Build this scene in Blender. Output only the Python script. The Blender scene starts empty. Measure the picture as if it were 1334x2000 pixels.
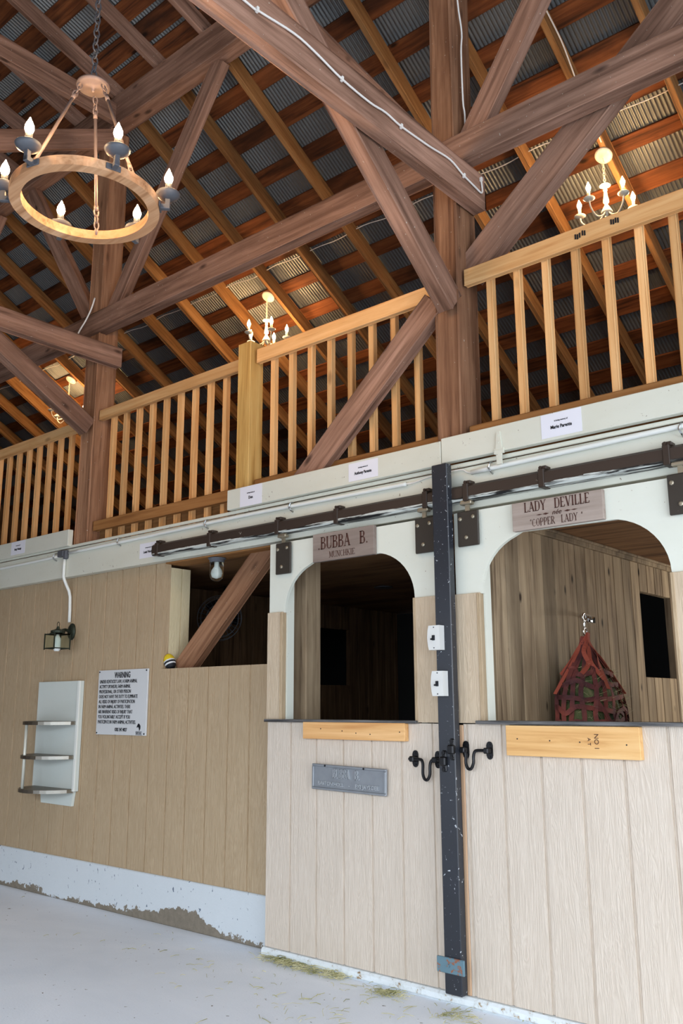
import bpy, bmesh, math, random
from mathutils import Vector, Matrix
random.seed(7)
PI = math.pi
C = bpy.context.scene.collection
S = bpy.context.scene

# ------------------------------------------------------------ camera
f_px, yaw, pitch, roll = 1726.6, -0.70989, 0.215126, -0.00397
cyw, syw = math.cos(yaw), math.sin(yaw)
fw = Vector((syw*math.cos(pitch), cyw*math.cos(pitch), math.sin(pitch)))
r_ = Vector((cyw, -syw, 0)); u_ = r_.cross(fw)
rx = r_*math.cos(roll) + u_*math.sin(roll); ux = -r_*math.sin(roll) + u_*math.cos(roll)
cd = bpy.data.cameras.new('camera'); cam = bpy.data.objects.new('camera', cd); C.objects.link(cam)
m = Matrix((rx, ux, -fw)).transposed().to_4x4(); m.translation = Vector((0, 0, 1.4)); cam.matrix_world = m
cd.sensor_fit = 'HORIZONTAL'; cd.sensor_width = 36; cd.lens = f_px/1334*36; cd.clip_start = .05; cd.clip_end = 200
S.camera = cam

# ------------------------------------------------------------ world, daylight, exposure
S.view_settings.view_transform = 'Standard'; S.view_settings.look = 'None'
S.view_settings.gamma = 1; S.view_settings.use_curve_mapping = False
S.view_settings.exposure = 0.42
W = bpy.data.worlds.new('world'); S.world = W; W.use_nodes = True
bg = W.node_tree.nodes['Background']; bg.inputs[0].default_value = (.80, .88, 1.0, 1); bg.inputs[1].default_value = 1.35
def area(name, loc, target, sx, sy, e, col):
    l = bpy.data.lights.new(name, 'AREA'); l.shape = 'RECTANGLE'; l.size = sx; l.size_y = sy; l.energy = e; l.color = col
    o = bpy.data.objects.new(name, l); C.objects.link(o); o.location = loc
    o.rotation_euler = (Vector(target)-Vector(loc)).to_track_quat('-Z', 'Y').to_euler(); return o
area('daylight_sky_outside_doorway', (1.6, -4.6, 4.2), (-2.2, 3.4, .1), 7.5, 3.4, 950, (.80, .90, 1.0))
area('daylight_aisle_doorway', (4.6, .8, 1.5), (-2.5, 3.6, .8), 3.2, 2.6, 130, (.90, .95, 1.0))
area('daylight_stall_window', (-.9, 7.95, 1.75), (-2.4, 5.0, 1.5), .9, .7, 26, (1.0, .95, .84))

# ------------------------------------------------------------ helpers
def tag(o, label=None, cat=None, group=None, kind=None):
    if label: o['label'] = label
    if cat: o['category'] = cat
    if group: o['group'] = group
    if kind: o['kind'] = kind
    return o
def empty(name, loc=(0, 0, 0), label=None, cat=None, group=None, kind=None, rotz=0):
    o = bpy.data.objects.new(name, None); C.objects.link(o); o.location = loc; o.rotation_euler = (0, 0, rotz)
    o.empty_display_size = .1
    return tag(o, label, cat, group, kind)
def link(name, bm, mat, parent=None, smooth=False):
    bmesh.ops.recalc_face_normals(bm, faces=bm.faces[:])
    me = bpy.data.meshes.new(name); bm.to_mesh(me); bm.free(); me.materials.append(mat)
    if smooth:
        for p in me.polygons: p.use_smooth = True
    o = bpy.data.objects.new(name, me); C.objects.link(o)
    if parent is not None: o.parent = parent
    return o
def B(): return bmesh.new()
def box(bm, x0, x1, y0, y1, z0, z1, bev=0):
    r = bmesh.ops.create_cube(bm, size=1); vs = r['verts']
    for v in vs: v.co = Vector((x0 if v.co.x < 0 else x1, y0 if v.co.y < 0 else y1, z0 if v.co.z < 0 else z1))
    if bev:
        es = list({e for v in vs for e in v.link_edges})
        bmesh.ops.bevel(bm, geom=es, offset=bev, segments=1, affect='EDGES')
    return bm
def tube(bm, pts, r, n=8, closed=False):
    pts = [Vector(p) for p in pts]; N = len(pts); rings = []; prev = None
    for i, p in enumerate(pts):
        if closed: t = pts[(i+1) % N]-pts[i-1]
        else: t = pts[min(i+1, N-1)]-pts[max(i-1, 0)]
        t.normalize()
        if prev is None:
            a = Vector((0, 0, 1)) if abs(t.z) < .9 else Vector((1, 0, 0)); nn = t.cross(a).normalized()
        else: nn = (prev - t*prev.dot(t)).normalized()
        prev = nn; b = t.cross(nn)
        rr = r[i] if isinstance(r, (list, tuple)) else r
        rings.append([bm.verts.new(p+(nn*math.cos(2*PI*k/n)+b*math.sin(2*PI*k/n))*rr) for k in range(n)])
    for i in range(N if closed else N-1):
        a, b2 = rings[i], rings[(i+1) % N]
        for k in range(n): bm.faces.new((a[k], a[(k+1) % n], b2[(k+1) % n], b2[k]))
    if not closed: bm.faces.new(rings[0][::-1]); bm.faces.new(rings[-1])
    return bm
def lathe(bm, prof, cx=0, cy=0, n=24, M=None):
    rings = []
    for r, z in prof:
        rings.append([bm.verts.new(Vector((cx+r*math.cos(2*PI*k/n), cy+r*math.sin(2*PI*k/n), z))) for k in range(n)])
    for a, b in zip(rings, rings[1:]):
        for k in range(n): bm.faces.new((a[k], a[(k+1) % n], b[(k+1) % n], b[k]))
    bm.faces.new(rings[0][::-1]); bm.faces.new(rings[-1])
    if M is not None:
        for rg in rings:
            for v in rg: v.co = M @ v.co
    return bm
def prism_xz(bm, pts, y0, y1):
    a = [bm.verts.new((x, y0, z)) for x, z in pts]; b = [bm.verts.new((x, y1, z)) for x, z in pts]
    bm.faces.new(a); bm.faces.new(b[::-1])
    for i in range(len(pts)): j = (i+1) % len(pts); bm.faces.new((a[i], b[i], b[j], a[j]))
    return bm
def smoothpath(pts, k=6):
    pts = [Vector(p) for p in pts]; out = []
    for i in range(len(pts)-1):
        p0, p1, p2, p3 = pts[max(i-1, 0)], pts[i], pts[i+1], pts[min(i+2, len(pts)-1)]
        for j in range(k):
            t = j/k
            out.append(.5*((2*p1)+(p2-p0)*t+(2*p0-5*p1+4*p2-p3)*t*t+(-p0+3*p1-3*p2+p3)*t**3))
    out.append(pts[-1]); return out
def frame(p, q, side=None):
    p, q = Vector(p), Vector(q); x = (q-p).normalized()
    if side is None: side = Vector((0, 0, 1)) if abs(x.z) < .95 else Vector((0, -1, 0))
    else: side = Vector(side)
    y = side.cross(x).normalized(); z = x.cross(y)
    M = Matrix((x, y, z)).transposed().to_4x4(); M.translation = (p+q)/2
    return M, (q-p).length
def beam(name, p, q, w, h, mat, parent=None, label=None, cat='beam', group=None, side=None, bev=.004, wob=0, wane=0):
    """timber with its length along local X; w across, h along the side direction"""
    M, L = frame(p, q, side); bm = B()
    n = max(1, int(L/.35)) if wob else 1
    rings = []
    rnd = random.Random(hash(name) % 1000 + int(abs(p[0])*100))
    rnd = random.Random(int(abs(p[0])*100+abs(q[2])*37))
    for i in range(n+1):
        x = -L/2+L*i/n; rg = []
        for sy, sz in ((-1, -1), (1, -1), (1, 1), (-1, 1)):
            # every corner is cut by a small chamfer
            e = bev
            for oy, oz in (((e, 0), (0, e)) if sy*sz > 0 else ((0, e), (e, 0))):
                rg.append(bm.verts.new((x, sy*(w/2-oy)+rnd.uniform(-wob, wob), sz*(h/2-oz)+rnd.uniform(-wob, wob))))
        rings.append(rg)
    for a, b in zip(rings, rings[1:]):
        for k in range(8): bm.faces.new((a[k], a[(k+1) % 8], b[(k+1) % 8], b[k]))
    bm.faces.new(rings[0][::-1]); bm.faces.new(rings[-1])
    o = link(name, bm, mat, parent); o.matrix_world = M
    if parent is None and label: tag(o, label, cat, group)
    return o

# ------------------------------------------------------------ materials
class NT:
    def __init__(s, name, rough=.6, metal=0, spec=.3):
        s.m = bpy.data.materials.new(name); s.m.use_nodes = True; s.t = s.m.node_tree; s.b = s.t.nodes['Principled BSDF']
        s.b.inputs['Roughness'].default_value = rough; s.b.inputs['Metallic'].default_value = metal
        s.b.inputs['Specular IOR Level'].default_value = spec
    def n(s, ty, **kw):
        nd = s.t.nodes.new(ty)
        for k, v in kw.items():
            k2 = k.replace('_', ' ')
            if k2 in nd.inputs: s.put(nd, k2, v)
            else: setattr(nd, k, v)
        return nd
    def put(s, nd, k, v):
        if hasattr(v, 'is_linked') or hasattr(v, 'links'): s.t.links.new(v, nd.inputs[k])
        else: nd.inputs[k].default_value = v
    def coords(s, scale=(1, 1, 1), rnd=True, loc=(0, 0, 0)):
        tc = s.n('ShaderNodeTexCoord'); v = tc.outputs['Object']
        if rnd:
            oi = s.n('ShaderNodeObjectInfo'); mu = s.n('ShaderNodeMath', operation='MULTIPLY'); s.put(mu, 0, oi.outputs['Random']); mu.inputs[1].default_value = 57.0
            ad = s.n('ShaderNodeVectorMath', operation='ADD'); s.put(ad, 0, v); s.t.links.new(mu.outputs[0], ad.inputs[1]); v = ad.outputs[0]
        mp = s.n('ShaderNodeMapping'); s.put(mp, 'Vector', v); mp.inputs['Scale'].default_value = scale; mp.inputs['Location'].default_value = loc
        return mp.outputs[0]
    def noise(s, v, scale=1, detail=5, rough=.55, dist=0):
        nd = s.n('ShaderNodeTexNoise'); s.put(nd, 'Vector', v); nd.inputs['Scale'].default_value = scale; nd.inputs['Detail'].default_value = detail
        nd.inputs['Roughness'].default_value = rough; nd.inputs['Distortion'].default_value = dist; return nd.outputs['Fac']
    def ramp(s, fac, stops, interp='LINEAR'):
        nd = s.n('ShaderNodeValToRGB'); s.put(nd, 'Fac', fac); cr = nd.color_ramp; cr.interpolation = interp
        while len(cr.elements) < len(stops): cr.elements.new(.5)
        for e, (p, c) in zip(cr.elements, stops):
            e.position = p; e.color = (*c, 1) if isinstance(c, tuple) else (c, c, c, 1)
        return nd.outputs['Color']
    def mix(s, fac, a, b, mode='MIX'):
        nd = s.n('ShaderNodeMix', data_type='RGBA', blend_type=mode)
        for i, v in ((0, fac), (6, a), (7, b)):
            if hasattr(v, 'links'): s.t.links.new(v, nd.inputs[i])
            else: nd.inputs[i].default_value = v if i == 0 else (*v, 1)
        return nd.outputs[2]
    def math(s, op, a, b=0.0, clamp=False):
        nd = s.n('ShaderNodeMath', operation=op); nd.use_clamp = clamp
        for i, v in ((0, a), (1, b)):
            if hasattr(v, 'links'): s.t.links.new(v, nd.inputs[i])
            else: nd.inputs[i].default_value = v
        return nd.outputs[0]
    def bump(s, h, strength=.3, dist=.01):
        nd = s.n('ShaderNodeBump'); s.put(nd, 'Height', h); nd.inputs['Strength'].default_value = strength; nd.inputs['Distance'].default_value = dist
        s.t.links.new(nd.outputs[0], s.b.inputs['Normal'])
    def color(s, c):
        if hasattr(c, 'links'): s.t.links.new(c, s.b.inputs['Base Color'])
        else: s.b.inputs['Base Color'].default_value = (*c, 1)
def srgb(r, g, b):
    f = lambda c: (c/255)/12.92 if c/255 <= .04045 else ((c/255+.055)/1.055)**2.4
    return (f(r), f(g), f(b))
def plain(name, c, rough=.5, metal=0, spec=.3):
    t = NT(name, rough, metal, spec); t.color(c); return t.m
def wood(name, a, b, dark, axis=0, rough=.75, stain=.35, knots=0, fine=.25, bump=.35, spec=.2, specks=None, plank=None):
    """grain runs along the chosen local axis"""
    t = NT(name, rough, 0, spec)
    st = [34, 34, 34]; st[axis] = 1.6
    v = t.coords(tuple(st)); g = t.noise(v, 1, 6, .6, .6)
    st2 = [9, 9, 9]; st2[axis] = .8
    g2 = t.noise(t.coords(tuple(st2)), 1, 3, .5, 1.2)
    col = t.ramp(t.math('ADD', t.math('MULTIPLY', g, .55), t.math('MULTIPLY', g2, .45)), [(.33, dark), (.47, a), (.63, b)])
    st3 = [2.6, 2.6, 2.6]; st3[axis] = 1.1
    s1 = t.noise(t.coords(tuple(st3)), 1, 4, .6, .3)
    col = t.mix(t.math('MULTIPLY', t.ramp(s1, [(.46, 0.0), (.68, 1.0)]), stain), col, dark)
    if knots:
        kv = [5.5, 5.5, 5.5]; kv[axis] = 2.2
        if plank: kv = [7.5, 7.5, 3.4]
        vo = t.n('ShaderNodeTexVoronoi'); t.put(vo, 'Vector', t.coords(tuple(kv))); vo.inputs['Scale'].default_value = 1
        k = t.ramp(vo.outputs['Distance'], [(.05, 1.0), (.13, 0.0)])
        col = t.mix(t.math('MULTIPLY', k, knots), col, tuple(c*.28 for c in dark))
    if specks:
        sp = t.noise(t.coords((60, 60, 60)), 1, 2, .5, 0)
        col = t.mix(t.ramp(sp, [(.735, 0.0), (.76, 1.0)]), col, specks)
    if plank:
        tc = t.n('ShaderNodeTexCoord'); sp = t.n('ShaderNodeSeparateXYZ'); t.put(sp, 0, tc.outputs['Object'])
        fl = t.math('FLOOR', t.math('MULTIPLY', t.math('SUBTRACT', sp.outputs[plank[0]], plank[1]), 1/plank[2]))
        wn = t.n('ShaderNodeTexWhiteNoise'); wn.noise_dimensions = '1D'; t.t.links.new(fl, wn.inputs['W'])
        bb = t.math('ADD', t.math('MULTIPLY', wn.outputs[0], .5), .72); c2 = t.n('ShaderNodeCombineColor')
        for i in range(3): t.t.links.new(bb, c2.inputs[i])
        col = t.mix(1.0, col, c2.outputs[0], 'MULTIPLY')
    oi = t.n('ShaderNodeObjectInfo'); br = t.math('ADD', t.math('MULTIPLY', oi.outputs['Random'], .34), .83)
    cc = t.n('ShaderNodeCombineColor');
    for i in range(3): t.t.links.new(br, cc.inputs[i])
    col = t.mix(1.0, col, cc.outputs[0], 'MULTIPLY')
    t.color(col); t.bump(g, bump, .004); return t.m

M_timber = wood('weathered_timber', srgb(140, 106, 88), srgb(174, 136, 116), srgb(92, 66, 52), stain=.55, knots=.8, bump=.6, specks=(.5, .45, .38))
M_post = wood('weathered_post_timber', srgb(140, 101, 75), srgb(170, 128, 98), srgb(94, 62, 44), stain=.5, knots=.6, bump=.6, specks=(.5, .45, .38))
M_rafter = wood('rafter_wood', srgb(146, 104, 62), srgb(172, 128, 80), srgb(104, 68, 38), stain=.5, knots=.4, bump=.4)
M_purlin = wood('stained_roof_board', srgb(104, 58, 30), srgb(134, 80, 44), srgb(42, 24, 14), stain=.9, knots=.9, bump=.3)
M_lumber = wood('new_lumber', srgb(214, 164, 108), srgb(228, 184, 130), srgb(190, 134, 80), stain=.25, knots=.5, bump=.12, rough=.6)
M_green = wood('treated_lumber', srgb(198, 158, 92), srgb(214, 178, 112), srgb(160, 118, 60), stain=.35, knots=.5, bump=.12, rough=.6)
M_pine = wood('pine_board', srgb(224, 176, 116), srgb(236, 196, 138), srgb(196, 142, 84), stain=.2, knots=.6, bump=.1, rough=.6)
M_edgewood = wood('bare_edge_wood', srgb(196, 160, 128), srgb(210, 176, 144), srgb(160, 120, 92), axis=2, stain=.3)
M_browntrim = wood('brown_trim', srgb(156, 108, 62), srgb(172, 124, 76), srgb(130, 86, 46), stain=.2, bump=.1)
M_stallplank = wood('stall_plank_wood', srgb(152, 132, 106), srgb(174, 154, 126), srgb(98, 80, 62), axis=2, stain=.6, knots=1.0, bump=.3, plank=(1, 4.06, .14))
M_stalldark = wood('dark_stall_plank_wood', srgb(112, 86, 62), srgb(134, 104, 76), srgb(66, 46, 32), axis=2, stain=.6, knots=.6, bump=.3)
M_ceilply = wood('stall_ceiling_plywood', srgb(134, 98, 66), srgb(152, 114, 78), srgb(84, 56, 36), stain=.7, bump=.1)
M_signwood = wood('weathered_sign_wood', srgb(148, 134, 124), srgb(164, 150, 140), srgb(122, 106, 98), stain=.4, bump=.25)
M_ringwood = wood('chandelier_ring_wood', srgb(208, 158, 116), srgb(226, 180, 140), srgb(160, 110, 74), axis=0, stain=.4, bump=.2)

def siding(name, a, b):
    t = NT(name, .55, 0, .35)
    v = t.coords((75, 75, 4), rnd=False); g = t.noise(v, 1, 4, .55, 1.4)
    v2 = t.coords((14, 14, 1.3), rnd=False); g2 = t.noise(v2, 1, 2, .5, 2.5)
    wv = t.math('FRACT', t.math('MULTIPLY', g2, 9.0)); ridge = t.math('ABSOLUTE', t.math('SUBTRACT', wv, .5))
    h = t.math('ADD', t.math('MULTIPLY', g, .8), t.math('MULTIPLY', ridge, .5))
    big = t.noise(t.coords((1.3, 1.3, 1.3), rnd=False), 1, 3, .5)
    col = t.mix(t.ramp(h, [(.35, 0.0), (.75, 1.0)]), a, b)
    col = t.mix(t.math('MULTIPLY', t.ramp(big, [(.4, 0.0), (.7, 1.0)]), .25), col, tuple(c*.86 for c in a))
    t.color(col); t.bump(h, .65, .005); return t.m
M_siding = siding('tan_siding', srgb(172, 149, 118), srgb(188, 166, 136))
M_sidingdoor = siding('daylit_door_siding', srgb(202, 188, 172), srgb(214, 201, 186))  # same paint as the tan wall, stronger daylight on the doors put into the colour
M_sidinglit = siding('lit_reveal_siding', srgb(204, 190, 154), srgb(216, 202, 168))  # reveal panel faces the daylight; that brightness is put into its siding colour
M_strip = siding('tan_strip_siding', srgb(192, 172, 146), srgb(206, 187, 161))
def paint(name, c, c2, chip=.76, scale=40, rough=.5, bump=.14, spec=.3, grime=.2):
    t = NT(name, rough, 0, spec)
    n1 = t.noise(t.coords((scale,)*3, rnd=False), 1, 4, .7, .4); n2 = t.noise(t.coords((2, 2, 6), rnd=False), 1, 5, .6)
    col = t.mix(t.math('MULTIPLY', t.ramp(n2, [(.42, 0.0), (.75, 1.0)]), grime), c, tuple(x*.72*y for x, y in zip(c, (1, .95, .82))))
    col = t.mix(t.ramp(n1, [(chip, 0.0), (chip+.02, 1.0)]), col, c2)
    t.color(col); t.bump(n1, bump, .002); return t.m
M_white = paint('chipped_white_paint', srgb(212, 212, 198), srgb(120, 105, 88), chip=.675)
M_whitedoor = paint('white_door_paint', srgb(218, 220, 208), srgb(150, 138, 120), chip=.69, grime=.14)
M_track = paint('dark_track_paint', srgb(56, 45, 38), srgb(170, 168, 156), chip=.69, scale=16, rough=.45, bump=.3)
t = NT('rail_paint', .45, 0, .3)
n1 = t.noise(t.coords((16, 16, 16), rnd=False), 1, 4, .7, .4); n2 = t.noise(t.coords((4, 40, 60), rnd=False), 1, 4, .6, .5); n3 = t.noise(t.coords((1.4, 1, 1), rnd=False), 1, 2, .5)
tc = t.n('ShaderNodeTexCoord'); sp = t.n('ShaderNodeSeparateXYZ'); t.put(sp, 0, tc.outputs['Object'])
lim = t.math('ADD', t.math('MULTIPLY', t.math('ADD', n2, n3), .030), 2.4325)
col = t.mix(t.ramp(n1, [(.69, 0.0), (.71, 1.0)]), t.mix(n3, srgb(48, 38, 32), srgb(66, 54, 46)), srgb(160, 156, 144))
col = t.mix(t.math('GREATER_THAN', lim, sp.outputs[2]), col, t.mix(t.ramp(n2, [(.45, 0.0), (.55, 1.0)]), srgb(24, 24, 24), srgb(196, 200, 194)))
t.color(col); t.bump(n1, .3, .002); M_trackrail = t.m
M_blackpost = paint('chipped_black_paint', srgb(40, 43, 50), srgb(200, 205, 210), chip=.655, scale=48, rough=.3, spec=.5)
M_blue = paint('rusty_blue_paint', srgb(96, 124, 136), srgb(140, 92, 70), chip=.56, scale=22)
M_black = plain('black_metal', srgb(34, 34, 36), .35, .6, .5)
M_steel = plain('steel', srgb(170, 172, 172), .3, 1.0)
M_chrome = plain('chrome', (.8, .8, .8), .12, 1.0)
M_darkmetal = paint('dark_hanger_paint', srgb(58, 52, 46), srgb(150, 145, 130), chip=.71, scale=22, rough=.4, bump=.3)
M_bolt = plain('bolt_metal', srgb(170, 160, 140), .4, .8)
M_pvc = plain('white_conduit_plastic', srgb(226, 228, 222), .4)
M_cable = plain('white_cable_sheath', srgb(228, 224, 218), .5)
M_paper = plain('white_paper', srgb(226, 226, 234), .7)
M_signwhite = plain('white_sign_enamel', srgb(205, 207, 208), .4)
M_ink = plain('black_ink', srgb(24, 26, 32), .6)
M_brownink = plain('brown_stencil_paint', srgb(74, 44, 36), .7)
M_lead = NT('cast_metal_plaque', .5, .5, .4); M_lead.color(M_lead.mix(M_lead.noise(M_lead.coords((14, 14, 14), rnd=False)), srgb(128, 132, 138), srgb(160, 164, 168))); M_lead = M_lead.m
M_leadlet = plain('raised_plaque_letters', srgb(176, 180, 184), .45, .4)
M_pewter = plain('grey_enamel_metal', srgb(96, 98, 104), .5, .3)
M_bronze = plain('aged_hub_metal', srgb(134, 118, 112), .5, .3)
M_cream = plain('cream_enamel', srgb(232, 224, 204), .4)
M_socket = plain('candle_sleeve', srgb(120, 104, 90), .5)
M_sleeve = plain('white_candle_sleeve', srgb(236, 226, 200), .5)
M_tubewhite = plain('pale_tube_metal', srgb(206, 206, 194), .4, .2)
M_verd = plain('dark_green_lantern_metal', srgb(52, 58, 48), .45, .5)
M_box = plain('switch_box_enamel', srgb(214, 214, 210), .4)
M_brick = plain('dark_interior', srgb(60, 52, 44), .8)
M_yellow = plain('yellow_paint', srgb(214, 186, 40), .5)
M_laminate = paint('worn_white_laminate', srgb(206, 212, 206), srgb(120, 110, 90), chip=.74, scale=18, grime=.15)
M_edge = plain('brushed_edge_trim', srgb(150, 146, 136), .25, .9)
M_shelfTop = plain('dark_shelf_laminate', srgb(96, 88, 74), .4)
M_rubber = NT('sill_rubber', .4, 0, .4); M_rubber.color(M_rubber.ramp(M_rubber.noise(M_rubber.coords((3, 60, 60), rnd=False)), [(.4, srgb(48, 48, 50)), (.7, srgb(120, 118, 116))])); M_rubber = M_rubber.m
def emis(name, c, st):
    t = NT(name); t.color((0.9, .8, .6)); t.b.inputs['Emission Color'].default_value = (*c, 1); t.b.inputs['Emission Strength'].default_value = st; return t.m
M_bulb = emis('glowing_bulb', (1.0, .62, .30), 290)
M_bulb2 = emis('glowing_loft_bulb', (1.0, .60, .27), 330)
def glassm(name, c=(1, 1, 1), rough=.03):
    t = NT(name, rough); t.color(c); t.b.inputs['Transmission Weight'].default_value = 1; t.b.inputs['IOR'].default_value = 1.3; return t.m
M_glass = glassm('clear_glass', (.90, .96, .90))
M_frost = plain('frosted_bulb_white', srgb(236, 240, 238), .3)
t = NT('corrugated_metal', .42, .55, .5)
nn = t.noise(t.coords((1.2, 1.2, 1.2), rnd=False), 1, 4, .6)
t.color(t.mix(nn, srgb(84, 88, 90), srgb(128, 132, 132))); M_corr = t.m
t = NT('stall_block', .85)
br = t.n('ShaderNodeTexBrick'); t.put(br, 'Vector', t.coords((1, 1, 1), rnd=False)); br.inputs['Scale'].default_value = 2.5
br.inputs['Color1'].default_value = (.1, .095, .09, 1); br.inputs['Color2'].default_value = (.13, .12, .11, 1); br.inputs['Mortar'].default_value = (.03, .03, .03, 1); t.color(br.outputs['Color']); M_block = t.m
# concrete floor
t = NT('concrete_floor', .8, 0, .2)
a1 = t.noise(t.coords((.7, 1.1, 1), rnd=False), 1, 6, .6, .5); a2 = t.noise(t.coords((90, 90, 90), rnd=False), 1, 3, .6); a3 = t.noise(t.coords((26, 26, 26), rnd=False), 1, 3, .6)
col = t.mix(t.ramp(a1, [(.35, 0.0), (.7, 1.0)]), srgb(226, 231, 238), srgb(244, 247, 252))
col = t.mix(t.math('MULTIPLY', a2, .25), col, srgb(208, 213, 222))
col = t.mix(t.ramp(a3, [(.70, 0.0), (.715, 1.0)]), col, srgb(110, 100, 84)); t.color(col); t.bump(a2, .35, .003); M_floor = t.m
# painted curb: white paint worn off near the floor
t = NT('painted_block_curb', .7, 0, .25)
tc = t.n('ShaderNodeTexCoord'); sp = t.n('ShaderNodeSeparateXYZ'); t.put(sp, 0, tc.outputs['Object'])
mr = t.n('ShaderNodeMapRange'); t.put(mr, 'Value', sp.outputs[0]); mr.inputs['From Min'].default_value = -8; mr.inputs['From Max'].default_value = -4
prof = t.ramp(mr.outputs[0], [(.0, .02), (.20, .02), (.24, .16), (.36, .22), (.42, .04), (.52, .14), (.66, .20), (.74, .36), (.80, .62), (.84, .58), (.90, .16), (.96, .08)])
e1 = t.noise(t.coords((26, 26, 26), rnd=False), 1, 5, .7, .3); e2 = t.noise(t.coords((9, 9, 9), rnd=False), 1, 4, .7)
hh = t.math('ADD', t.math('MULTIPLY', prof, .21), t.math('MULTIPLY', t.math('SUBTRACT', t.math('ADD', t.math('MULTIPLY', e1, .4), t.math('MULTIPLY', e2, .6)), .5), .24))
ms = t.math('GREATER_THAN', hh, sp.outputs[2])
chips = t.ramp(t.noise(t.coords((38, 38, 22), rnd=False), 1, 3, .6, .5), [(.675, 0.0), (.685, 1.0)])
worn = t.mix(e1, srgb(96, 88, 78), srgb(150, 140, 124))
col = t.mix(t.math('MULTIPLY', e2, .25), srgb(208, 214, 218), srgb(178, 186, 190)); col = t.mix(chips, col, srgb(92, 104, 122)); col = t.mix(ms, col, worn)
t.color(col); t.bump(t.math('SUBTRACT', e1, t.math('MULTIPLY', ms, .8)), .4, .006); M_curb = t.m
t = NT('door_curb_paint', .7); e1 = t.noise(t.coords((22, 22, 22), rnd=False), 1, 5, .7, .3)
t.color(t.ramp(e1, [(.5, srgb(222, 228, 230)), (.62, srgb(205, 210, 210)), (.66, srgb(168, 140, 104)), (.72, srgb(120, 110, 96))])); t.bump(e1, .5, .006); M_curb2 = t.m
M_hay = NT('hay', .8); M_hay.color(M_hay.ramp(M_hay.noise(M_hay.coords((9, 9, 9))), [(.3, srgb(120, 122, 74)), (.5, srgb(186, 180, 134)), (.7, srgb(222, 216, 178))])); M_hay = M_hay.m
M_haygreen = NT('green_hay', .85); M_haygreen.color(M_haygreen.ramp(M_haygreen.noise(M_haygreen.coords((12, 12, 12))), [(.35, srgb(58, 72, 44)), (.6, srgb(110, 116, 76)), (.75, srgb(150, 140, 100))])); M_haygreen = M_haygreen.m
t = NT('faded_red_webbing', .8); rr = t.noise(t.coords((7, 7, 7), rnd=False), 1, 3, .5)
tc = t.n('ShaderNodeTexCoord'); sp = t.n('ShaderNodeSeparateXYZ'); t.put(sp, 0, tc.outputs['Object'])
t.color(t.ramp(rr, [(.35, srgb(78, 46, 48)), (.5, srgb(108, 58, 56)), (.65, srgb(146, 74, 62))])); t.bump(t.noise(t.coords((140, 140, 140), rnd=False)), .3, .002); M_web = t.m
M_webtop = plain('orange_red_webbing', srgb(168, 84, 66), .8)

# ------------------------------------------------------------ lettering
def text(name, s, size, x, y, z, mat, parent, sx=1.0, align='CENTER', bold=0, ext=.0008, rot=0, shear=0):
    cu = bpy.data.curves.new(name, 'FONT'); cu.body = s; cu.size = size; cu.align_x = align; cu.align_y = 'CENTER'
    cu.extrude = ext; cu.offset = bold; cu.shear = shear; cu.resolution_u = 3
    o = bpy.data.objects.new(name, cu); C.objects.link(o)
    me = bpy.data.meshes.new_from_object(o); bpy.data.objects.remove(o)
    me.materials.clear(); me.materials.append(mat)
    me.transform(Matrix.Diagonal((sx, 1, 1, 1)))
    me.transform(Matrix.Rotation(rot, 4, 'Z'))
    me.transform(Matrix.Rotation(PI/2, 4, 'X'))
    o = bpy.data.objects.new(name, me); C.objects.link(o)
    o.parent = parent; o.location = (x, y, z) if parent is None else Vector((x, y, z))-parent.location
    return o
T, H_ = .17, .065
def V(x, a=0, b=1): return ('v', x, a, b)
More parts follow.
